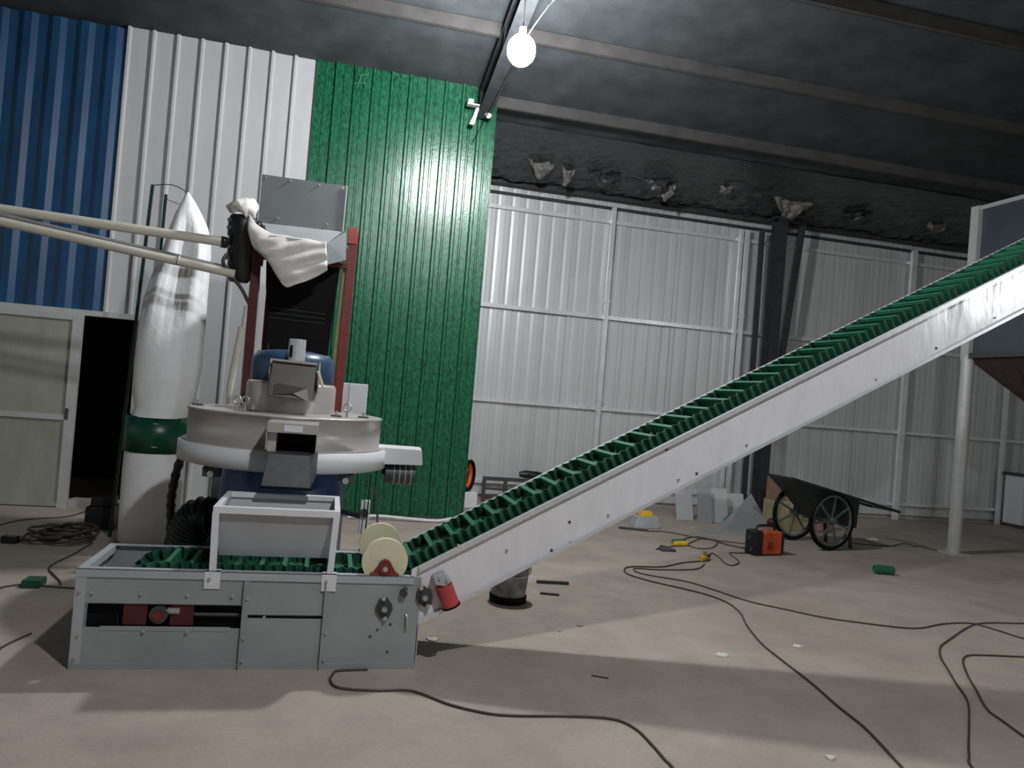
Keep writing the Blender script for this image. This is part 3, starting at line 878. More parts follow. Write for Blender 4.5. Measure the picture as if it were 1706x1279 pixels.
# eyebolts on the drum lid
for (x, y) in ((-0.59, 5.25), (-0.545, 5.30), (-0.86, 5.45), (0.11, 5.25), (0.22, 5.30), (0.04, 5.2), (-0.48, 5.15)):
    big = x in (-0.545, 0.11, -0.59)
    MB().cyl((x, y, 1.25), (x, y, 1.29), 0.009, 8).build('lid_stud', 'bolt', pan)
    if big:
        MB().torus((x, y, 1.312), 0.026, 0.008, (0.5, 1, 0), 18, 8).build('eyebolt', 'bolt', pan)
    else:
        MB().box((x - 0.035, y - 0.01, 1.252), (x + 0.035, y + 0.01, 1.262)).build('lid_clamp', 'iron', pan)
# small valve, white box and dangling plug at the right of the barrel
tag(MB().tube(smooth_path([(0.33, 5.2, 0.80), (0.36, 5.15, 0.62), (0.36, 5.08, 0.50), (0.37, 5.07, 0.40), (0.36, 5.06, 0.16), (0.40, 5.0, 0.012)], 6), 0.008, 6).build('power_cable', 'cable'),
    'dark cable dangling from the pan machine beside the cream wheels', 'cable')
tag(MB().frus((0.278, 5.02, 0.47), (0.272, 5.02, 0.40), 0.02, 0.026, 10).frus((0.272, 5.02, 0.40), (0.268, 5.015, 0.33), 0.026, 0.012, 10).tube([(0.268, 5.015, 0.34), (0.262, 5.01, 0.2), (0.28, 5.0, 0.012)], 0.005, 6).tube([(0.278, 5.02, 0.465), (0.285, 5.03, 0.60), (0.29, 5.06, 0.905)], 0.005, 6).build('cable_plug', 'blackplastic'),
    'black plug hanging on the cable beside the cream wheels', 'plug')
sw = MB().box((0.245, 5.12, 0.50), (0.305, 5.18, 0.72)).build('switch_box', 'white_paint', pan, bevel=0.004)
MB().cyl((0.27, 5.12, 0.64), (0.27, 5.10, 0.64), 0.028, 18).build('knob', 'iron', sw)
MB().bar((0.10, 5.36, 0.61), (0.26, 5.16, 0.61), 0.03, 0.03).build('switch_bracket', 'iron', pan)

# black corrugated hose
pts = smooth_path([(-0.71, 5.40, 0.52), (-0.78, 5.42, 0.52), (-0.84, 5.45, 0.44), (-0.87, 5.48, 0.32), (-0.88, 5.52, 0.22), (-0.86, 5.62, 0.15), (-0.84, 5.85, 0.14), (-0.82, 6.1, 0.14)], 12)
tag(MB().tube(pts, 0.1, 20, rf=lambda i: 0.116 + (0.014 if i % 3 == 1 else -0.007)).build('corrugated_hose', 'blackplastic'),
    'thick black corrugated hose curving down between white bag and pan machine', 'hose')
tag(MB().tube(smooth_path([(-1.0, 6.0, 0.93), (-1.04, 5.96, 0.75), (-1.06, 5.95, 0.55), (-1.05, 5.96, 0.35), (-1.04, 5.96, 0.03)], 10), 0.03, 10, rf=lambda i: 0.030 + 0.004 * math.sin(i * 1.7)).build('narrow_hose', 'blackplastic'),
    'narrow dark hose hanging just right of the white bag cylinder', 'hose')

# ------------------------------------------------------------------ feeder stand behind: red posts, black chute, grey hopper
st = thing('feeder_stand', 'red framed feeder with grey top hopper above a tapered black chute', 'machine', (-0.31, 6.55, 0))
MB().bar((-0.645, 6.40, 0), (-0.668, 6.40, 2.48), 0.065, 0.05).build('front_post', 'darkred', st)
MB().bar((0.03, 6.40, 0), (0.075, 6.40, 2.70), 0.065, 0.05).build('front_post', 'red', st)
MB().bar((-0.60, 7.0, 0), (-0.60, 7.0, 2.66), 0.05, 0.05).build('rear_post', 'darkred', st)
MB().bar((0.02, 7.0, 0), (0.02, 7.0, 2.66), 0.05, 0.05).build('rear_post', 'darkred', st)
MB().box((0.02, 6.36, 2.60), (0.095, 6.44, 2.735)).build('post_head', 'redbright', st, bevel=0.004)
MB().box((-0.66, 6.38, 2.40), (0.07, 6.43, 2.44)).build('cross_bar', 'darkred', st)
MB().box((-0.66, 6.38, 1.12), (0.06, 6.43, 1.17)).build('cross_bar', 'darkred', st)
# hopper: tall back plate, sloped floor, side plates, front lip
MB().box((-0.69, 6.50, 2.70), (-0.022, 6.51, 3.095)).build('hopper_back', 'hopperdim', st)
MB().bar((-0.022, 6.497, 2.70), (-0.018, 6.497, 3.095), 0.012, 0.02, (0, 1, 0)).build('hopper_back_edge', 'greylight', st)
plate([(-0.68, 6.50, 2.705), (-0.005, 6.50, 2.715), (-0.13, 6.16, 2.545), (-0.56, 6.16, 2.535)], 0.004, 'hopper_floor', 'grey', st)
plate([(-0.01, 6.50, 2.73), (0.005, 6.36, 2.69), (0.02, 6.30, 2.46), (-0.12, 6.14, 2.38), (-0.13, 6.16, 2.55)], 0.004, 'hopper_cheek', 'hopperdim', st)
plate([(-0.685, 6.50, 2.73), (-0.66, 6.36, 2.69), (-0.65, 6.30, 2.46), (-0.56, 6.14, 2.38), (-0.56, 6.16, 2.55)], 0.004, 'hopper_cheek', 'hopperdim', st)
MB().box((-0.56, 6.135, 2.40), (-0.13, 6.145, 2.55)).build('hopper_front', 'greylight', st)
for (x, z) in ((-0.66, 3.07), (-0.47, 3.07), (-0.24, 3.07), (-0.05, 3.07), (-0.54, 2.76), (-0.15, 2.76)):
    inst('bolt', BOLT, st, (x, 6.50, z))
# black chute, with lips
c = MB()
lv = [(2.45, -0.60, -0.02, 6.45, 6.95), (2.2, -0.585, -0.035, 6.46, 6.94), (1.95, -0.555, -0.05, 6.47, 6.92), (1.70, -0.525, -0.06, 6.48, 6.9), (1.30, -0.50, -0.07, 6.5, 6.88)]
vv = []
for (z, x0, x1, y0, y1) in lv:
    vv += [(x0, y0, z), (x1, y0, z), (x1, y1, z), (x0, y1, z)]
c.add(vv, [(4 * i + j, 4 * i + (j + 1) % 4, 4 * i + 4 + (j + 1) % 4, 4 * i + 4 + j) for i in range(len(lv) - 1) for j in range(4)])
c.add(vv[-4:], [(0, 1, 2, 3)])
ch = c.build('black_chute', 'black', st)
for z in (2.03, 1.99, 1.95):
    MB().bar((-0.54, 6.465, z), (-0.10, 6.465, z - 0.01), 0.012, 0.008).build('chute_rib', 'blackplastic', ch)
MB().bar((-0.625, 6.43, 1.60), (-0.65, 6.43, 2.38), 0.03, 0.02).build('side_strip', 'white_paint', st)
MB().bar((-0.01, 6.45, 1.30), (0.02, 6.45, 2.40), 0.03, 0.03).build('side_strip', 'tan', st)
cb = MB().box((0.085, 6.40, 1.20), (0.285, 6.47, 1.475)).build('control_box', 'white_paint', st, bevel=0.004)
MB().box((0.135, 6.392, 1.20), (0.139, 6.40, 1.475)).build('box_seam', 'grey', cb)
# black blower on the left of the hopper
MB().lathe([(0.001, 2.20), (0.07, 2.20), (0.095, 2.235), (0.095, 2.38), (0.105, 2.40), (0.105, 2.55), (0.115, 2.56), (0.115, 2.68), (0.10, 2.72), (0.001, 2.72)], (-0.79, 6.42, 0), 24).build('blower', 'blackplastic', st)
MB().box((-0.70, 6.36, 2.35), (-0.62, 6.46, 2.66)).build('blower_bracket', 'darkred', st)
MB().cyl((-0.90, 6.36, 2.49), (-0.93, 6.34, 2.49), 0.045, 14).build('blower_inlet', 'blackplastic', st)
for (z, a_) in ((2.60, 0.3), (2.45, -0.2), (2.36, 0.2), (2.66, -0.1)):
    MB().box((-0.90, 6.335, z), (-0.86, 6.36, z + 0.02)).build('blower_lug', 'iron', st)


def cloth(name, grid, m, label, cat, parent=None, amp=0.02, seed=0, freq=9, t=0.003, fold=0.0):
    """smooth quad patch through a coarse grid of points, with folds"""
    rows = [smooth_path(r, 5) for r in grid]
    cols = len(rows[0])
    full = [[None] * cols for _ in range((len(rows) - 1) * 5 + 1)]
    for j in range(cols):
        cpts = smooth_path([r[j] for r in rows], 5)
        for i, q in enumerate(cpts):
            full[i][j] = q + Vector((amp * 0.3 * noise.noise(q * freq + Vector((seed, 0, 0))), amp * noise.noise(q * freq + Vector((0, seed, 0))), amp * 0.4 * noise.noise(q * freq + Vector((0, 0, seed))))) + Vector((0, fold * math.sin(62 * (q.z - 0.35 * q.x) + 2.5 * noise.noise(q * 5)), 0))
    R_, C_ = len(full), cols
    p = MB()
    flat = [q for r in full for q in r]
    p.add(flat, [(i * C_ + j, i * C_ + j + 1, (i + 1) * C_ + j + 1, (i + 1) * C_ + j) for i in range(R_ - 1) for j in range(C_ - 1)], True)
    o = p.build(name, m, parent)
    sd = o.modifiers.new('thickness', 'SOLIDIFY')
    sd.thickness = t
    if label:
        tag(o, label, cat)
    return o


cloth('draped_sack', [
    [(-0.73, 6.26, 2.72), (-0.66, 6.22, 2.63), (-0.55, 6.18, 2.575), (-0.40, 6.15, 2.56), (-0.26, 6.14, 2.555), (-0.135, 6.14, 2.55)],
    [(-0.72, 6.20, 2.58), (-0.64, 6.13, 2.49), (-0.52, 6.11, 2.49), (-0.38, 6.10, 2.485), (-0.26, 6.09, 2.49), (-0.13, 6.11, 2.51)],
    [(-0.68, 6.16, 2.46), (-0.59, 6.11, 2.40), (-0.49, 6.10, 2.38), (-0.37, 6.09, 2.385), (-0.25, 6.09, 2.41), (-0.122, 6.11, 2.44)],
    [(-0.61, 6.17, 2.40), (-0.54, 6.12, 2.33), (-0.45, 6.10, 2.25), (-0.36, 6.09, 2.27), (-0.24, 6.10, 2.32), (-0.12, 6.11, 2.38)],
    [(-0.57, 6.18, 2.39), (-0.51, 6.13, 2.30), (-0.42, 6.11, 2.17), (-0.34, 6.10, 2.19), (-0.23, 6.11, 2.24), (-0.115, 6.12, 2.34)]],
    'sack', 'white woven sack draped over the front of the grey hopper', 'sack', amp=0.03, seed=2, freq=7, fold=0.013)
cloth('crumpled_sack', [
    [(-0.90, 6.40, 2.80), (-0.84, 6.34, 2.83), (-0.76, 6.36, 2.86), (-0.70, 6.42, 2.84)],
    [(-0.92, 6.34, 2.77), (-0.85, 6.28, 2.79), (-0.77, 6.28, 2.80), (-0.69, 6.36, 2.76)],
    [(-0.88, 6.38, 2.73), (-0.83, 6.32, 2.735), (-0.77, 6.30, 2.70), (-0.70, 6.38, 2.68)]],
    'sack', 'crumpled pale sack stuffed on top of the black blower', 'sack', amp=0.05, seed=5, freq=16, fold=0.012)
tag(MB().tube(smooth_path([(-0.88, 6.33, 2.40), (-0.90, 6.30, 2.33), (-0.84, 6.29, 2.24), (-0.75, 6.30, 2.14), (-0.68, 6.33, 2.02)], 8), 0.014, 8).build('blower_cable', 'cable'),
    'black cable curving from the blower down to the left red post', 'cable')

# pale upright pipe beside the left red post
up_ = thing('upright_pipe', 'cream upright pipe with tapered foot left of the red post', 'pipe', (-0.75, 6.12, 0))
MB().cyl((-0.745, 6.12, 1.40), (-0.70, 6.12, 1.83), 0.026, 14).build('barrel', 'pipe', up_)
MB().cyl((-0.70, 6.12, 1.83), (-0.69, 6.12, 2.0), 0.008, 10).build('rod', 'bolt', up_)
MB().frus((-0.745, 6.12, 1.41), (-0.752, 6.12, 1.26), 0.028, 0.017, 14).cyl((-0.752, 6.12, 1.27), (-0.755, 6.12, 0.0), 0.016, 12).build('foot', 'pipe', up_)

# long pipes from the left
tag(MB().tube([(-4.6, 6.36, 2.62), (-2.47, 6.35, 2.54), (-0.93, 6.34, 2.49)], 0.037, 16).build('conveying_pipe', 'pipe'),
    'upper long cream pipe running from the left edge to the black blower', 'pipe')
tag(MB().tube([(-4.6, 6.18, 2.68), (-2.42, 6.22, 2.43), (-0.80, 6.25, 2.24)], 0.033, 16).build('conveying_pipe', 'pipe'),
    'lower sloping cream pipe running from the left edge below the blower', 'pipe')
tag(MB().tube([(-4.6, 6.26, 2.74), (-2.45, 6.29, 2.485), (-0.86, 6.32, 2.285)], 0.022, 12).build('grey_conduit', 'greypipe'),
    'thin grey conduit running just above the lower cream pipe', 'conduit')
tag(MB().torus((-1.205, 6.235, 2.295), 0.036, 0.006, (1, 0, -0.13), 20, 6).build('pipe_clamp', 'bolt'),
    'small metal clamp round the lower cream pipe', 'clamp')

# ------------------------------------------------------------------ bag dust collector
bag = thing('dust_collector', 'bag dust collector with white cloth bags above and below a green band', 'dust collector', (-1.41, 7.0, 0))


KB = 7.0 / 6.6


def bz_(z):
    return 1.5 + (z - 1.5) * KB


OUT = [(1.085, -1.52, -1.115), (1.15, -1.50, -1.10), (1.3, -1.53, -1.06), (1.5, -1.535, -1.035), (1.76, -1.53, -1.035), (2.0, -1.505, -1.035), (2.2, -1.46, -1.035), (2.39, -1.405, -1.04),
       (2.5, -1.38, -1.05), (2.62, -1.356, -1.08), (2.72, -1.33, -1.13), (2.82, -1.29, -1.19), (2.88, -1.265, -1.235), (2.90, -1.256, -1.246)]
b_ = MB()
vv = []
NA = 64
rows = 0
for i in range(len(OUT) - 1):
    for q in range(4):
        t = q / 4
        z, l, r_ = [OUT[i][m_] * (1 - t) + OUT[i + 1][m_] * t for m_ in range(3)]
        k = min(1.0, max(0.0, (z - 1.5) / 0.9))
        cx_, hw_ = (l + r_) / 2, (r_ - l) / 2
        for j in range(NA):
            a_ = 2 * PI * j / NA
            ca_, sa_ = math.cos(a_), math.sin(a_)
            f_ = 1 + 0.03 * noise.noise((ca_ * 2.2, sa_ * 2.2, z * 2.0)) + 0.05 * k * noise.noise((ca_ * 3.5, sa_ * 3.5, z * 1.3 + 7))
            x_ = cx_ + hw_ * ca_ * f_
            y_ = (0.245 - 0.09 * k) * min(1.0, hw_ / 0.16) * sa_ * f_
            if sa_ < 0:
                u_ = ca_ - 0.05
                h_ = max(0.0, min(1.0, (2.75 - z) / 0.35)) * (0.5 - 0.5 * math.cos(PI * max(0.0, min(1.0, (z - 1.45) / 0.7))))
                y_ += h_ * (0.045 * math.exp(-(u_ / 0.32) ** 2) - 0.03 * math.exp(-((abs(u_) - 0.62) / 0.2) ** 2) + 0.008 * math.sin(a_ * 23 + z * 5) * math.exp(-(u_ / 0.7) ** 2))
            vv.append((x_ * KB, 7.0 + y_ * KB, bz_(z)))
        rows += 1
b_.add(vv, [(i * NA + j, i * NA + (j + 1) % NA, (i + 1) * NA + (j + 1) % NA, (i + 1) * NA + j) for i in range(rows - 1) for j in range(NA)], True)
b_.build('upper_bag', 'bag', bag)
BXC = -1.33 * KB
MB().lathe([(0.228, bz_(1.09)), (0.243, bz_(1.09)), (0.243, bz_(0.81)), (0.228, bz_(0.81))], (BXC, 7.0, 0), 40).build('green_band', 'band', bag)
MB().lathe([(0.001, 0.0), (0.21, 0.0), (0.228, 0.03), (0.234, 0.3), (0.237, 0.6), (0.233, bz_(0.815))], (BXC, 7.0, 0), 40, lambda r, z, a: r * (1 + 0.012 * noise.noise((math.cos(a) * 2, math.sin(a) * 2, z * 3)))).build('lower_bag', 'bag', bag)
MB().bar((-1.74, 7.16, 0), (-1.645, 7.16, bz_(2.95)), 0.024, 0.024).build('hanger_post', 'greenpost', bag)
MB().bar((-1.60, 7.38, 0), (-1.58, 7.38, bz_(2.88) + 0.05), 0.024, 0.024).build('hanger_post', 'greenpost', bag)
MB().tube(smooth_path([(-1.645, 7.16, bz_(2.945)), (-1.47, 7.07, bz_(2.95)), (-1.327, 7.0, bz_(2.89))], 5), 0.004, 6).build('hanger_wire', 'iron', bag)
MB().tube(smooth_path([(-1.58, 7.38, bz_(2.89)), (-1.44, 7.2, bz_(2.83)), (-1.38, 7.06, bz_(2.80))], 5), 0.003, 6).build('hanger_wire', 'iron', bag)
for z in (1.01, 0.82):
    MB().box((-1.39, 6.752, z), (-1.35, 6.758, z + 0.008)).build('band_clip', 'bolt', bag)
tag(MB().box((-2.02, 7.42, 0), (-1.78, 7.67, 0.20)).box((-1.99, 7.45, 0.20), (-1.81, 7.64, 0.28)).build('black_crate', 'blackplastic', bevel=0.01),
    'black plastic crate on the floor left of the white bag', 'crate')

# ------------------------------------------------------------------ bin on the right
bn = thing('discharge_bin', 'tall steel bin on posts behind the upper end of the conveyor', 'bin', (8.4, 6.8, 0))
bxl, bxr, bys, byn = 7.50, 9.4, 7.87, 5.6
MB().box((bxl, byn, 2.43), (bxl + 0.006, bys, 4.22)).build('left_wall', 'binblue', bn)
MB().box((bxl, bys, 2.43), (bxr, bys + 0.006, 4.22)).build('back_wall', 'binblue', bn)
MB().box((bxr, byn, 2.43), (bxr + 0.006, bys, 4.22)).build('right_wall', 'binblue', bn)
MB().box((bxl, byn, 2.43), (bxr, byn + 0.006, 4.22)).build('front_wall', 'binblue', bn)
for (x, y) in ((bxl, bys), (bxr, bys), (bxl, byn), (bxr, byn)):
    MB().box((x - 0.06, y - 0.06, 2.36), (x + 0.06, y + 0.06, 4.24)).build('corner_angle', 'alu', bn)
    MB().cyl((x, y, 0.0), (x, y, 2.40), 0.075, 20).build('post', 'alu', bn)
MB().box((bxl - 0.03, byn, 4.19), (bxl + 0.02, bys, 4.24)).build('rim_angle', 'greylight', bn)
MB().box((bxl - 0.05, byn, 2.38), (bxl + 0.05, bys, 2.44)).build('lower_ring_beam', 'iron', bn)
MB().box((bxl - 0.045, bys - 0.03, 2.36), (bxr, bys + 0.05, 2.44)).build('lower_ring_beam', 'iron', bn)
plate([(bxl, byn, 2.38), (bxl, bys, 2.38), (8.2, 7.1, 1.55), (8.2, 6.3, 1.55)], 0.006, 'funnel_side', 'rust', bn)
plate([(bxl, bys, 2.38), (bxr, bys, 2.38), (8.7, 7.1, 1.55), (8.2, 7.1, 1.55)], 0.006, 'funnel_side', 'rust', bn)
plate([(bxr, bys, 2.38), (bxr, byn, 2.38), (8.7, 6.3, 1.55), (8.7, 7.1, 1.55)], 0.006, 'funnel_side', 'rust', bn)
plate([(bxr, byn, 2.38), (bxl, byn, 2.38), (8.2, 6.3, 1.55), (8.7, 6.3, 1.55)], 0.006, 'funnel_side', 'rust', bn)
MB().box((7.37, 7.72, 0), (7.66, 8.02, 0.012)).build('foot_plate', 'alu', bn)

# pale narrow frame at the right end of the wall
fr = thing('pale_cabinet', 'narrow pale cabinet against the wall at the right edge', 'cabinet', (10.95, 10.2, 0))
MB().box((10.86, 10.1, 0.06), (11.12, 10.45, 0.86)).build('body', 'white_paint', fr, bevel=0.006)
MB().box((10.83, 10.07, 0.84), (11.15, 10.48, 0.88)).build('top', 'iron', fr)
for x in (10.88, 11.08):
    MB().cyl((x, 10.12, 0), (x, 10.12, 0.07), 0.02, 10).build('foot', 'iron', fr)

# ------------------------------------------------------------------ two wheeled cart
cart = thing('wheeled_cart', 'dark green two wheeled site cart tipped with its handle to the right', 'cart', (5.68, 8.03, 0))
ca = rad(-10)
cdir = Vector((math.cos(ca * 0), 0, 0))
WR = 0.34
ax0 = Vector((5.70, 7.76, WR))
ax1 = Vector((5.60, 8.33, WR))
axd = (ax1 - ax0).normalized()
for (cpos, ph) in ((ax0, 0.35), (ax1, 0.9)):
    wl = MB().torus(cpos, WR - 0.024, 0.024, axd, 40, 8).build('tyre', 'black', cart)
    MB().torus(cpos, WR - 0.055, 0.014, axd, 40, 6, 1.6).build('rim', 'rim', wl)
    t0 = Vector((0, 0, 1))
    e1 = axd.cross(t0).normalized()
    e2 = axd.cross(e1)
    for k in range(7):
        a = ph + 2 * PI * k / 7
        dd = e1 * math.cos(a) + e2 * math.sin(a)
        MB().bar(cpos + dd * 0.03, cpos + dd * (WR - 0.06), 0.022, 0.014, axd).build('spoke', 'rim', wl)
    MB().cyl(cpos - axd * 0.05, cpos + axd * 0.05, 0.035, 14).build('hub', 'rim', wl)
MB().cyl(ax0, ax1, 0.018, 12).build('axle', 'iron', cart)
# tray: deep box, rim line falling to the right
cm = (ax0 + ax1) / 2
ex = Vector((axd.y, -axd.x, 0))                 # along the cart, to the right
hw = 0.21


def cp(lx, ly, z):
    lx += 0.22
    return cm + ex * lx + axd * ly + Vector((0, 0, z - WR))


rim = [(-0.76, 0.79), (0.30, 0.57)]
tr = MB()
out = [cp(-0.76, -hw, 0.79), cp(0.28, -hw, 0.575), cp(0.28, -hw + .02, 0.24), cp(-0.18, -hw + .02, 0.30), cp(-0.60, -hw + 0.02, 0.66)]
inn = [cp(-0.76, hw, 0.79), cp(0.28, hw, 0.575), cp(0.28, hw - .02, 0.24), cp(-0.18, hw - .02, 0.30), cp(-0.60, hw - 0.02, 0.66)]
t_ = axd * 0.006
tr.prism(out, t_)
tr.prism(inn, -t_)
for i in (1, 2, 3, 4):
    j = (i + 1) % 5
    tr.hexa([out[i], out[j], inn[j], inn[i], out[i] + Vector((0, 0, 0.006)), out[j] + Vector((0, 0, 0.006)), inn[j] + Vector((0, 0, 0.006)), inn[i] + Vector((0, 0, 0.006))])
tr.build('tray', 'cartgreen', cart)
for s in (-1, 1):
    MB().bar(cp(-0.78, s * hw, 0.80), cp(0.95, s * hw, 0.445), 0.025, 0.03).build('handle_rail', 'cartgreen', cart)
MB().bar(cp(-0.77, -hw, 0.795), cp(-0.77, hw, 0.795), 0.025, 0.025).build('nose_bar', 'cartgreen', cart)
MB().bar(cp(0.93, -hw, 0.45), cp(0.93, hw, 0.45), 0.022, 0.022).build('push_bar', 'cartgreen', cart)
for s in (-1, 1):
    MB().bar(cp(0.16, s * hw * 0.9, 0.30), cp(0.21, s * hw * 0.9, 0.0), 0.03, 0.03).build('stand_leg', 'cartgreen', cart)

# ------------------------------------------------------------------ welding machine
we = thing('welding_machine', 'orange and black inverter welder on the floor before the cart', 'welder', (4.66, 7.4, 0))
W0 = Vector((4.47, 7.30, 0))
wx = Vector((0.97, 0.2, 0)).normalized()
wy = Vector((-wx.y, wx.x, 0))


def wp(a, b, z):
    return W0 + wx * a + wy * b + Vector((0, 0, z))


def wbox(a0, a1, b0, b1, z0, z1, name, m, bev=0.01):
    return MB().hexa([wp(a0, b0, z0), wp(a1, b0, z0), wp(a1, b1, z0), wp(a0, b1, z0), wp(a0, b0, z1), wp(a1, b0, z1), wp(a1, b1, z1), wp(a0, b1, z1)]).build(name, m, we, bevel=bev)


wbox(0.10, 0.37, 0, 0.16, 0.012, 0.255, 'case', 'orange', 0.016)
wbox(0.0, 0.10, -0.004, 0.164, 0.004, 0.262, 'front_frame', 'blackplastic', 0.014)
wbox(0.37, 0.40, -0.004, 0.164, 0.02, 0.25, 'rear_frame', 'blackplastic', 0.012)
wbox(0.02, 0.38, 0.01, 0.15, 0.0, 0.014, 'foot_rails', 'blackplastic', 0.003)
MB().tube(smooth_path([wp(0.06, 0.08, 0.25), wp(0.09, 0.08, 0.30), wp(0.20, 0.08, 0.31), wp(0.30, 0.08, 0.30), wp(0.33, 0.08, 0.25)], 6), 0.014, 8).build('handle', 'blackplastic', we)
for b_ in (0.04, 0.12):
    MB().cyl(wp(-0.004, b_, 0.06), wp(-0.03, b_, 0.06), 0.018, 12).build('socket', 'iron', we)
MB().cyl(wp(0.0, 0.08, 0.18), wp(-0.018, 0.08, 0.18), 0.02, 14).build('dial', 'iron', we)
for k in range(4):
    MB().hexa([wp(0.17, -0.003, 0.07 + k * 0.02), wp(0.24, -0.003, 0.07 + k * 0.02), wp(0.24, 0.003, 0.07 + k * 0.02), wp(0.17, 0.003, 0.07 + k * 0.02),
               wp(0.17, -0.003, 0.078 + k * 0.02), wp(0.24, -0.003, 0.078 + k * 0.02), wp(0.24, 0.003, 0.078 + k * 0.02), wp(0.17, 0.003, 0.078 + k * 0.02)]).build('vent_slot', 'darkred', we)

# ------------------------------------------------------------------ bucket under the conveyor
bk = thing('paint_bucket', 'dark paint splashed bucket on the floor under the conveyor', 'bucket', (1.36, 5.42, 0))
MB().lathe([(0.001, 0.0), (0.118, 0.0), (0.122, 0.012), (0.145, 0.27), (0.152, 0.272), (0.152, 0.295), (0.142, 0.295), (0.118, 0.02), (0.001, 0.018)], (1.36, 5.42, 0), 32).build('pail', 'bucket', bk)
MB().lathe([(0.124, 0.0), (0.134, 0.002), (0.136, 0.05), (0.128, 0.052)], (1.36, 5.42, 0), 32).build('base_band', 'black', bk)
MB().tube(smooth_path([(1.21, 5.42, 0.28), (1.24, 5.32, 0.22), (1.36, 5.27, 0.20), (1.48, 5.32, 0.22), (1.51, 5.42, 0.28)], 6), 0.004, 6).build('bail', 'bolt', bk)

# ------------------------------------------------------------------ odds and ends along the back
pb = thing('yellow_lidded_tool_box', 'low grey tool box with yellow top on the floor below the conveyor', 'tool box', (3.85, 8.8, 0))
MB().hexa([(3.68, 8.68, 0.0), (4.02, 8.70, 0.0), (4.02, 8.92, 0.0), (3.68, 8.90, 0.0), (3.72, 8.70, 0.14), (4.0, 8.71, 0.14), (4.0, 8.90, 0.14), (3.72, 8.88, 0.14)]).build('body', 'greylight', pb, bevel=0.01)
MB().hexa([(3.78, 8.73, 0.14), (3.94, 8.73, 0.14), (3.94, 8.88, 0.14), (3.78, 8.88, 0.14), (3.80, 8.75, 0.20), (3.92, 8.75, 0.20), (3.92, 8.86, 0.20), (3.80, 8.86, 0.20)]).build('lid', 'yellow', pb, bevel=0.008)
tag(MB().bar((3.45, 8.62, 0.012), (3.78, 8.50, 0.012), 0.05, 0.022).build('iron_bar', 'iron'), 'short dark iron bar on the floor before the tool box', 'bar')


def bent_sheet(pts, label, m='silver', d=(0.35, 0.02, 0)):
    p = MB()
    p.prism(pts, d)
    return tag(p.build('sheet_offcut', m), label, 'sheet metal')


def leaning(x0, x1, y, h, lean, m, label):
    p = MB()
    p.hexa([(x0, y, 0), (x1, y, 0), (x1, y + 0.01, 0), (x0, y + 0.01, 0), (x0, y + lean, h), (x1, y + lean, h), (x1, y + lean + 0.01, h), (x0, y + lean + 0.01, h)])
    p.hexa([(x0, y + lean, h), (x1, y + lean, h), (x1, y + lean + 0.06, h - 0.012), (x0, y + lean + 0.06, h - 0.012), (x0, y + lean, h + 0.006), (x1, y + lean, h + 0.006), (x1, y + lean + 0.06, h - 0.006), (x0, y + lean + 0.06, h - 0.006)])
    return tag(p.build('sheet_offcut', m), label, 'sheet metal')


leaning(4.62, 4.86, 9.50, 0.36, 0.12, 'silver', 'short pale metal offcut leaning left of the grey offcuts')
leaning(4.83, 5.03, 9.30, 0.46, 0.10, 'grey', 'tall darker grey metal offcut standing between paler ones')
leaning(4.99, 5.33, 9.42, 0.44, 0.10, 'alu', 'pale broad metal offcut leaning near the wall below the conveyor')
leaning(5.42, 5.70, 9.62, 0.36, 0.10, 'alu', 'small pale offcut beside the grey folded sheet')
p = MB()
p.add([(5.0, 8.85, 0.0), (5.72, 9.0, 0.0), (5.62, 9.35, 0.0), (5.50, 9.18, 0.44), (5.30, 9.1, 0.27), (5.16, 9.3, 0.0)], [(0, 1, 4), (1, 3, 4), (1, 2, 3), (0, 4, 5), (4, 3, 5), (3, 2, 5), (0, 5, 2, 1)])
tag(p.build('folded_sheet', 'grey'), 'folded blue grey sheet metal piece standing like a tent on the floor', 'sheet metal')
tag(MB().box((4.55, 8.50, 0.0), (5.45, 8.80, 0.012)).box((4.55, 8.50, 0.012), (5.45, 8.52, 0.04)).build('flat_sheet', 'grey'), 'flat blue grey sheet lying before the folded sheet piece', 'sheet metal')
tag(MB().tube(smooth_path([(5.25, 9.36, 0.02), (5.32, 9.34, 0.10), (5.42, 9.36, 0.14), (5.5, 9.38, 0.04)], 6), 0.035, 8).build('green_rag', 'belt'), 'dark green rag between the pale metal offcuts', 'rag')
tag(MB().tube(smooth_path([(5.66, 9.45, 0.04), (5.76, 9.43, 0.09), (5.86, 9.46, 0.04)], 6), 0.04, 8).build('green_rag', 'band'), 'small dark green scrap on the floor left of the column', 'rag')
cbx = thing('cardboard_box', 'brown cardboard box standing behind the cart wheel', 'box', (6.05, 9.45, 0))
MB().box((5.98, 9.4, 0.34), (6.18, 9.6, 0.66)).build('carton', 'card', cbx)
MB().box((5.97, 9.39, 0.66), (6.19, 9.61, 0.672)).build('flap', 'pink', cbx)
tag(MB().box((5.97, 9.36, 0.0), (6.22, 9.64, 0.337)).build('timber_block', 'tan', bevel=0.012), 'tan timber block carrying the brown cardboard box', 'block')
tag(MB().hexa([(5.96, 9.02, 0), (6.35, 9.02, 0), (6.35, 9.30, 0), (5.96, 9.26, 0), (6.0, 9.06, 0.24), (6.30, 9.06, 0.30), (6.30, 9.26, 0.34), (6.0, 9.24, 0.26)]).build('torn_carton', 'tan', bevel=0.01), 'yellowish torn carton seen between the cart wheels', 'carton')
tag(MB().hexa([(6.42, 9.0, 0), (6.62, 9.0, 0), (6.62, 9.25, 0), (6.42, 9.22, 0), (6.40, 9.03, 0.40), (6.58, 9.03, 0.36), (6.58, 9.2, 0.36), (6.42, 9.2, 0.42)]).build('pink_sack', 'pink', bevel=0.02), 'faded pink sack standing just right of the cart tray', 'sack')
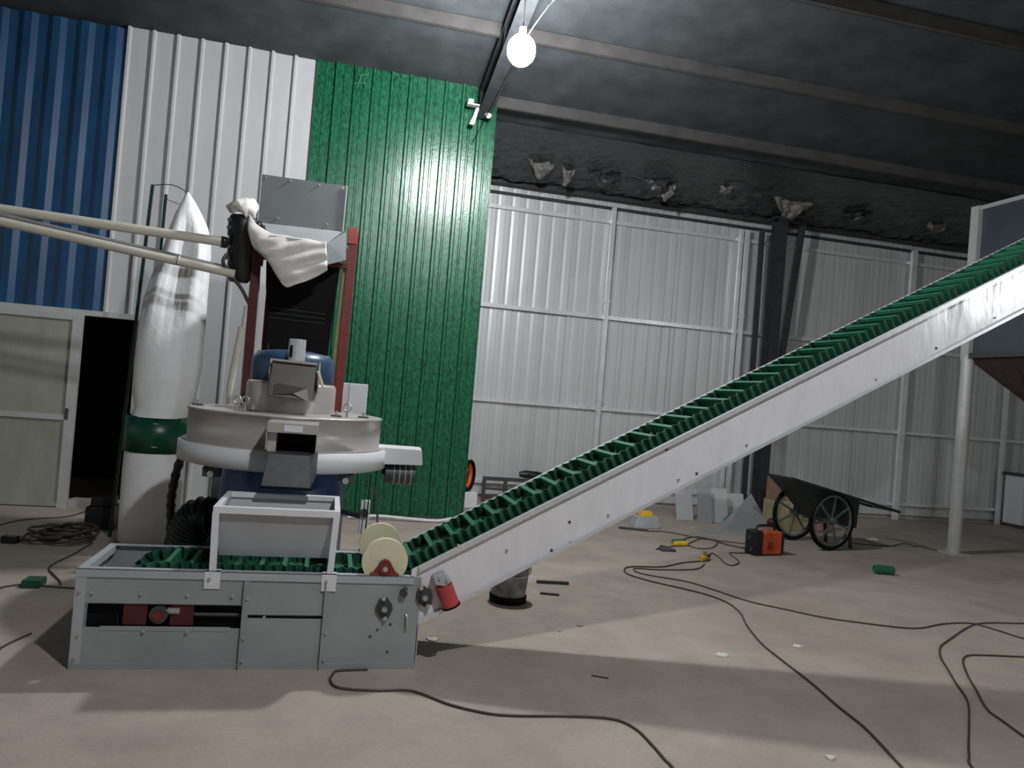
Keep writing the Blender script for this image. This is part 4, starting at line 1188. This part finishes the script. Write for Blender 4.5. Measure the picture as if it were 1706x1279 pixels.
tag(MB().ball((5.87, 9.22, 0.063), 0.07, 14, 8, 0.9).build('red_lump', 'darkred'), 'small dark red lump beside the tan block', 'lump')

# orange hose reel at the end of the green sheets
rl = thing('hose_reel', 'orange reel with black rim just behind the green wall edge', 'reel', (1.78, 9.8, 0.19))
rax = Vector((0.85, -0.5, 0)).normalized()
MB().torus((1.765, 9.8, 0.40), 0.165, 0.035, rax, 30, 8).build('coil', 'orange', rl)
MB().torus((1.765, 9.8, 0.40) + 0 * rax if False else Vector((1.765, 9.8, 0.40)) + rax * 0.05, 0.185, 0.022, rax, 30, 8).build('rim', 'black', rl)
MB().cyl(Vector((1.765, 9.8, 0.40)) - rax * 0.03, Vector((1.765, 9.8, 0.40)) + rax * 0.03, 0.06, 16).build('core', 'red', rl)
tag(MB().box((1.70, 9.68, 0.0), (1.92, 9.92, 0.195)).build('white_carton', 'white_paint', bevel=0.006), 'small white carton under the orange reel', 'carton')

# trestle with dark lengths by the wall
ts = thing('steel_trestle', 'low dark steel trestle by the galvanised wall left of the conveyor', 'trestle', (2.6, 10.3, 0))
MB().bar((2.10, 10.3, 0.315), (3.05, 10.3, 0.315), 0.05, 0.05).build('top_bar', 'iron', ts)
MB().bar((2.12, 10.3, 0.18), (3.02, 10.3, 0.16), 0.03, 0.03).build('lower_bar', 'iron', ts)
for x in (2.12, 2.42, 3.02):
    MB().bar((x, 10.3, 0.0), (x, 10.3, 0.30), 0.045, 0.045).build('leg', 'iron', ts)
MB().bar((2.25, 10.05, 0.015), (2.60, 10.32, 0.015), 0.05, 0.03).build('foot_bar', 'iron', ts)
tag(MB().tube([(2.60, 10.27, 0.40), (2.68, 10.27, 0.405), (2.88, 10.27, 0.395), (3.0, 10.27, 0.38), (3.25, 10.27, 0.375)], 0.05, 12, rf=lambda i: [0.035, 0.055, 0.055, 0.03, 0.02][i]).build('black_tool', 'blackplastic'),
    'black elongated tool lying on the steel trestle', 'tool')

# green cylinder on the floor, scraps
tag(MB().cyl((5.43, 6.66, 0.045), (5.60, 6.62, 0.045), 0.045, 20).torus((5.43, 6.66, 0.045), 0.036, 0.009, (0.97, -0.2, 0), 20, 6).torus((5.60, 6.62, 0.045), 0.036, 0.009, (0.97, -0.2, 0), 20, 6).build('green_roll', 'cleat'),
    'short green belt roll lying on the open floor', 'roll')


def scrap(name, pos, size, m, label, cat, seed, h=0.02):
    rnd = random.Random(seed)
    p = MB()
    n_ = 9
    top = []
    for k in range(n_):
        a = 2 * PI * k / n_
        r = size * rnd.uniform(0.55, 1.0)
        top.append((pos[0] + r * math.cos(a), pos[1] + r * 0.8 * math.sin(a), rnd.uniform(0.003, h)))
    bot = [(x, y, 0.0005) for x, y, z in top]
    cen = (pos[0], pos[1], h * 1.1)
    p.add(bot + top + [cen], [tuple(reversed(range(n_)))] + [(i, (i + 1) % n_, n_ + (i + 1) % n_, n_ + i) for i in range(n_)] + [(n_ + i, n_ + (i + 1) % n_, 2 * n_) for i in range(n_)])
    return tag(p.build(name, m), label, cat)


SCR = [((2.46, 4.30), 0.055, 'white scrap on the floor near the two long cables', 'paper'), ((3.10, 4.46), 0.04, 'tiny white scrap between the two long cables', 'paper'),
       ((6.95, 8.6), 0.10, 'pale strip scrap on the floor near the bin post', 'paper'), ((2.28, 2.99), 0.03, 'white crumb on the floor at the lower right', 'paper'),
       ((1.72, 4.85), 0.035, 'pale stone chip on the floor before the bucket', 'warm'), ((1.55, 4.72), 0.02, 'small pale chip left of the larger stone chip', 'warm'),
       ((0.70, 4.55), 0.05, 'thin white scrap on the floor beside the conveyor foot', 'paper')]
for i, (q, sz, lb, m) in enumerate(SCR):
    scrap('floor_scrap', q, sz, m, lb, 'scrap', i + 3, 0.015)
tag(MB().bar((1.66, 5.62, 0.008), (1.80, 5.58, 0.008), 0.02, 0.014).build('dark_stick', 'iron'), 'dark short stick on the floor right of the bucket', 'stick')
tag(MB().bar((1.72, 5.95, 0.012), (1.98, 5.92, 0.012), 0.03, 0.022).build('dark_offcut', 'iron'), 'dark flat offcut behind the bucket', 'offcut')
tag(MB().bar((1.50, 3.97, 0.004), (1.585, 3.93, 0.004), 0.008, 0.006).build('thin_twig', 'cable'), 'thin dark twig on the shaded floor in front', 'twig')

# ------------------------------------------------------------------ torn film along the eave
FILM = [((2.45, 9.95, 4.50), 0.46, 0.24, 'scrap', 'crumpled torn film hanging at the eave nearest the green wall'),
        ((2.85, 10.0, 4.47), 0.20, 0.20, 'scrap', 'narrow film tatter right of the crumpled eave film'),
        ((3.35, 10.0, 4.52), 0.60, 0.16, 'scrapdark', 'long dark film fold sagging over the wall pipe'),
        ((4.10, 9.95, 4.50), 0.50, 0.26, 'scrapdark', 'dark torn film flap above the middle of the silver wall'),
        ((4.30, 10.0, 4.47), 0.26, 0.26, 'scrap', 'brownish film tatter dangling at mid eave'),
        ((5.1, 9.9, 4.58), 0.26, 0.12, 'scrap', 'bright little film corner left of the column head'),
        ((6.18, 9.95, 4.52), 0.78, 0.36, 'scrap', 'large pale film pocket hanging over the column head'),
        ((7.3, 10.0, 4.52), 0.6, 0.2, 'scrapdark', 'dark film fold right of the column head'),
        ((8.7, 10.0, 4.54), 0.50, 0.16, 'scrap', 'small film tatter near the bin at the eave')]
for i, (c_, wd, ht, m, lb) in enumerate(FILM):
    x, y, z = c_
    rnd = random.Random(50 + i)
    g = []
    for r_ in range(4):
        t = r_ / 3
        k = 1.0 - 0.75 * t ** 1.5
        g.append([(x + wd * k * (u - 0.5) * 2 * 0.5 + rnd.uniform(-.02, .02), y - 0.10 * math.sin(PI * t) + rnd.uniform(-.05, .05), z + ht * 0.55 - ht * t + 0.10 * (abs(u - 0.5)) * (1 - t) + rnd.uniform(-.02, .02)) for u in (0, 0.25, 0.5, 0.75, 1)])
    cloth('torn_film', g, m, lb, 'film', amp=0.07, seed=i * 3 + 1, freq=13, t=0.002, fold=0.02)
# white bits at the rafter foot
tag(MB().box((1.20, 8.40, 4.66), (1.26, 8.46, 4.71)).box((1.19, 8.39, 4.645), (1.33, 8.47, 4.66)).build('rafter_clip', 'alu'), 'small white clip at the left of the rafter foot', 'clip')
cloth('film_tatter', [[(1.30, 8.45, 4.63), (1.32, 8.44, 4.635), (1.34, 8.45, 4.63)], [(1.27, 8.44, 4.54), (1.29, 8.43, 4.54), (1.31, 8.44, 4.54)], [(1.23, 8.44, 4.44), (1.27, 8.42, 4.43), (1.30, 8.44, 4.46)]], 'paper',
      'white film tatter hanging below the rafter clip', 'film', amp=0.02, seed=3, freq=12)
tag(MB().cyl((1.42, 8.46, 4.60), (1.44, 8.40, 4.56), 0.035, 12).cyl((1.46, 8.44, 4.66), (1.45, 8.42, 4.57), 0.014, 8).build('rafter_bolt', 'alu'), 'bright bolt end under the rafter foot', 'bolt')

# ------------------------------------------------------------------ cables on the floor
CAB = {
    'front': [(0.30, 4.055), (0.15, 4.04), (0.12, 3.98), (0.11, 3.92), (0.13, 3.84), (0.19, 3.8), (0.32, 3.78), (0.47, 3.78), (0.55, 3.73), (0.67, 3.6), (0.83, 3.5), (0.97, 3.47), (1.16, 3.46), (1.34, 3.44), (1.44, 3.4), (1.49, 3.3), (1.5, 3.15), (1.5, 3.02), (1.5, 2.9), (1.45, 2.4), (1.2, 1.6)],
    'a': [(3.66, 6.94), (3.41, 6.83), (3.12, 6.64), (2.81, 6.61), (2.69, 6.5), (2.65, 6.31), (2.76, 6.09), (2.95, 5.87), (3.08, 5.69), (3.14, 5.47), (3.1, 5.2), (2.98, 4.9), (2.86, 4.51), (2.81, 4.17), (2.77, 3.84), (2.71, 3.52), (2.68, 3.29), (2.63, 3.1), (2.55, 2.83), (2.4, 2.2)],
    'b': [(3.64, 6.81), (3.42, 6.58), (3.04, 6.52), (2.81, 6.54), (2.77, 6.39), (2.88, 6.27), (3.11, 6.1), (3.23, 5.84), (3.36, 5.52), (3.57, 5.29), (3.75, 5.11), (3.98, 4.99), (4.22, 4.89), (4.41, 4.88), (4.71, 4.99), (4.97, 5.02), (5.05, 4.92), (5.14, 4.57), (5.4, 4.25), (6.3, 4.0), (7.6, 4.2)],
    'c': [(7.8, 5.3), (6.6, 5.15), (5.65, 5.04), (5.14, 5.03), (4.86, 4.91), (4.41, 4.61), (4.2, 4.46), (4.02, 4.26), (3.9, 4.08), (3.74, 3.84), (3.56, 3.56), (3.28, 3.26), (3.01, 2.98), (2.89, 2.81), (2.7, 2.2)],
    'd': [(7.4, 4.6), (6.2, 4.35), (5.2, 4.22), (4.8, 4.26), (4.43, 4.3), (4.26, 4.29), (4.11, 4.17), (3.91, 3.92), (3.78, 3.73), (3.59, 3.46), (3.54, 3.31), (3.47, 3.07), (3.4, 2.8)],
    'e': [(3.83, 7.12), (4.0, 7.35), (3.98, 7.17), (3.9, 6.89), (3.92, 6.79), (4.06, 6.91), (4.14, 7.08), (4.22, 7.38), (4.35, 7.4), (4.44, 7.42)],
    'f1': [(3.67, 8.49), (4.02, 8.48), (4.28, 8.17), (4.57, 8.01), (4.9, 7.9), (5.2, 7.9)],
    'f2': [(3.41, 7.44), (3.72, 7.64), (3.92, 7.77), (4.24, 8.09), (4.44, 8.06), (4.14, 7.61), (3.93, 7.6), (3.96, 7.97), (4.32, 8.25), (4.45, 7.79), (4.65, 7.62)],
    'g': [(6.35, 8.29), (6.76, 8.14), (7.2, 8.36), (7.3, 8.19), (7.36, 7.98)],
    'l1': [(-2.4, 5.30), (-1.97, 5.44), (-1.94, 5.48), (-1.87, 5.55), (-1.8, 5.57), (-1.72, 5.54), (-1.64, 5.52), (-1.4, 5.46), (-1.1, 5.3)],
    'l2': [(-1.79, 6.86), (-1.8, 6.66), (-1.81, 6.45), (-1.84, 6.11), (-1.82, 5.97), (-1.75, 5.83), (-1.66, 5.67), (-1.62, 5.57)],
    'l3': [(-3.0, 7.1), (-2.71, 7.37), (-2.69, 7.47), (-2.62, 7.7), (-2.5, 7.83), (-2.3, 8.0), (-2.2, 8.6)],
    'l4': [(-3.0, 6.95), (-2.54, 6.92), (-2.48, 6.92), (-2.39, 6.91), (-2.24, 6.86)],
    'l5': [(-1.8, 4.0), (-1.54, 4.3), (-1.52, 4.36), (-1.5, 4.46), (-1.46, 4.59)],
}
CLB = {
    'front': 'dark cable winding across the floor in front of the conveyor tail', 'a': 'long dark cable running diagonally to the bottom right foreground',
    'b': 'long dark cable running rightwards across the floor from the plugs', 'c': 'dark cable bending down the right side of the floor',
    'd': 'rightmost dark cable hooking round at the lower right', 'e': 'short cable looping from the yellow plug to the welder',
    'f1': 'straight dark cable on the floor behind the welder', 'f2': 'tangled welding cable heap left of the welder',
    'g': 'dark cable lying between the cart and the bin post', 'l1': 'dark cable lying left of the conveyor tail', 'l2': 'cable running from the coil towards the conveyor tail',
    'l3': 'dark cable leading into the doorway', 'l4': 'thin cable from the left edge to the coil', 'l5': 'short dark cable at the left foreground'}
for k, pts in CAB.items():
    r_ = 0.0065 if k in ('front', 'a') else 0.006
    lift = {'f2': 0.006, 'l2': 0.004}.get(k, 0.0)
    pp = smooth_path([(x, y, r_ + (lift if i % 2 else 0)) for i, (x, y) in enumerate(pts)], 6)
    tag(MB().tube(pp, r_, 7).build('floor_cable', 'cable'), CLB[k], 'cable', 'dark cables on the floor')
# coil of cable by the doorway
co = []
rnd = random.Random(4)
for i in range(150):
    a = i * 2 * PI / 24
    rr = 0.17 + 0.05 * math.sin(i * 0.37) + rnd.uniform(-.01, .01)
    co.append((-2.05 + rr * 1.1 * math.cos(a) + 0.03 * math.sin(i * .11), 6.96 + rr * 1.25 * math.sin(a), 0.012 + 0.0006 * i + 0.01 * math.sin(i * 1.1) ** 2))
tag(MB().tube(co, 0.011, 6).build('cable_coil', 'cable'), 'heap of coiled dark cable on the floor by the doorway', 'cable coil')
tag(MB().bar((-2.42, 6.80, 0.03), (-2.31, 6.78, 0.03), 0.06, 0.055).build('socket_strip', 'blackplastic'), 'dark socket block at the left end of the cable coil', 'socket')
tag(MB().box((-1.83, 5.49, 0.0), (-1.72, 5.62, 0.05)).build('green_connector', 'band', bevel=0.006), 'dark green connector on the cable left of the conveyor tail', 'connector')
# plugs by the welder
pg = thing('yellow_plug', 'yellow plug standing where the two long cables meet', 'plug', (3.72, 6.97, 0))
MB().cyl((3.66, 6.93, 0.03), (3.74, 6.98, 0.04), 0.025, 12).build('body', 'yellow', pg)
MB().cyl((3.74, 6.98, 0.04), (3.82, 7.08, 0.03), 0.022, 12).build('socket', 'blackplastic', pg)
MB().box((3.70, 6.95, 0.0), (3.73, 6.98, 0.10)).build('tab', 'tan', pg)
pg = thing('yellow_plug', 'yellow and green plug lying in the welding cable heap', 'plug', (3.80, 7.72, 0))
MB().cyl((3.72, 7.66, 0.03), (3.88, 7.70, 0.03), 0.028, 12).build('body', 'yellow', pg)
MB().cyl((3.74, 7.74, 0.035), (3.90, 7.78, 0.035), 0.028, 12).build('sleeve', 'cleat', pg)
tag(MB().box((3.44, 7.36, 0), (3.60, 7.46, 0.025)).box((3.50, 7.46, 0), (3.56, 7.56, 0.03)).build('earth_clamp', 'iron', bevel=0.004), 'dull metal earth clamp at the left end of the cable heap', 'clamp')
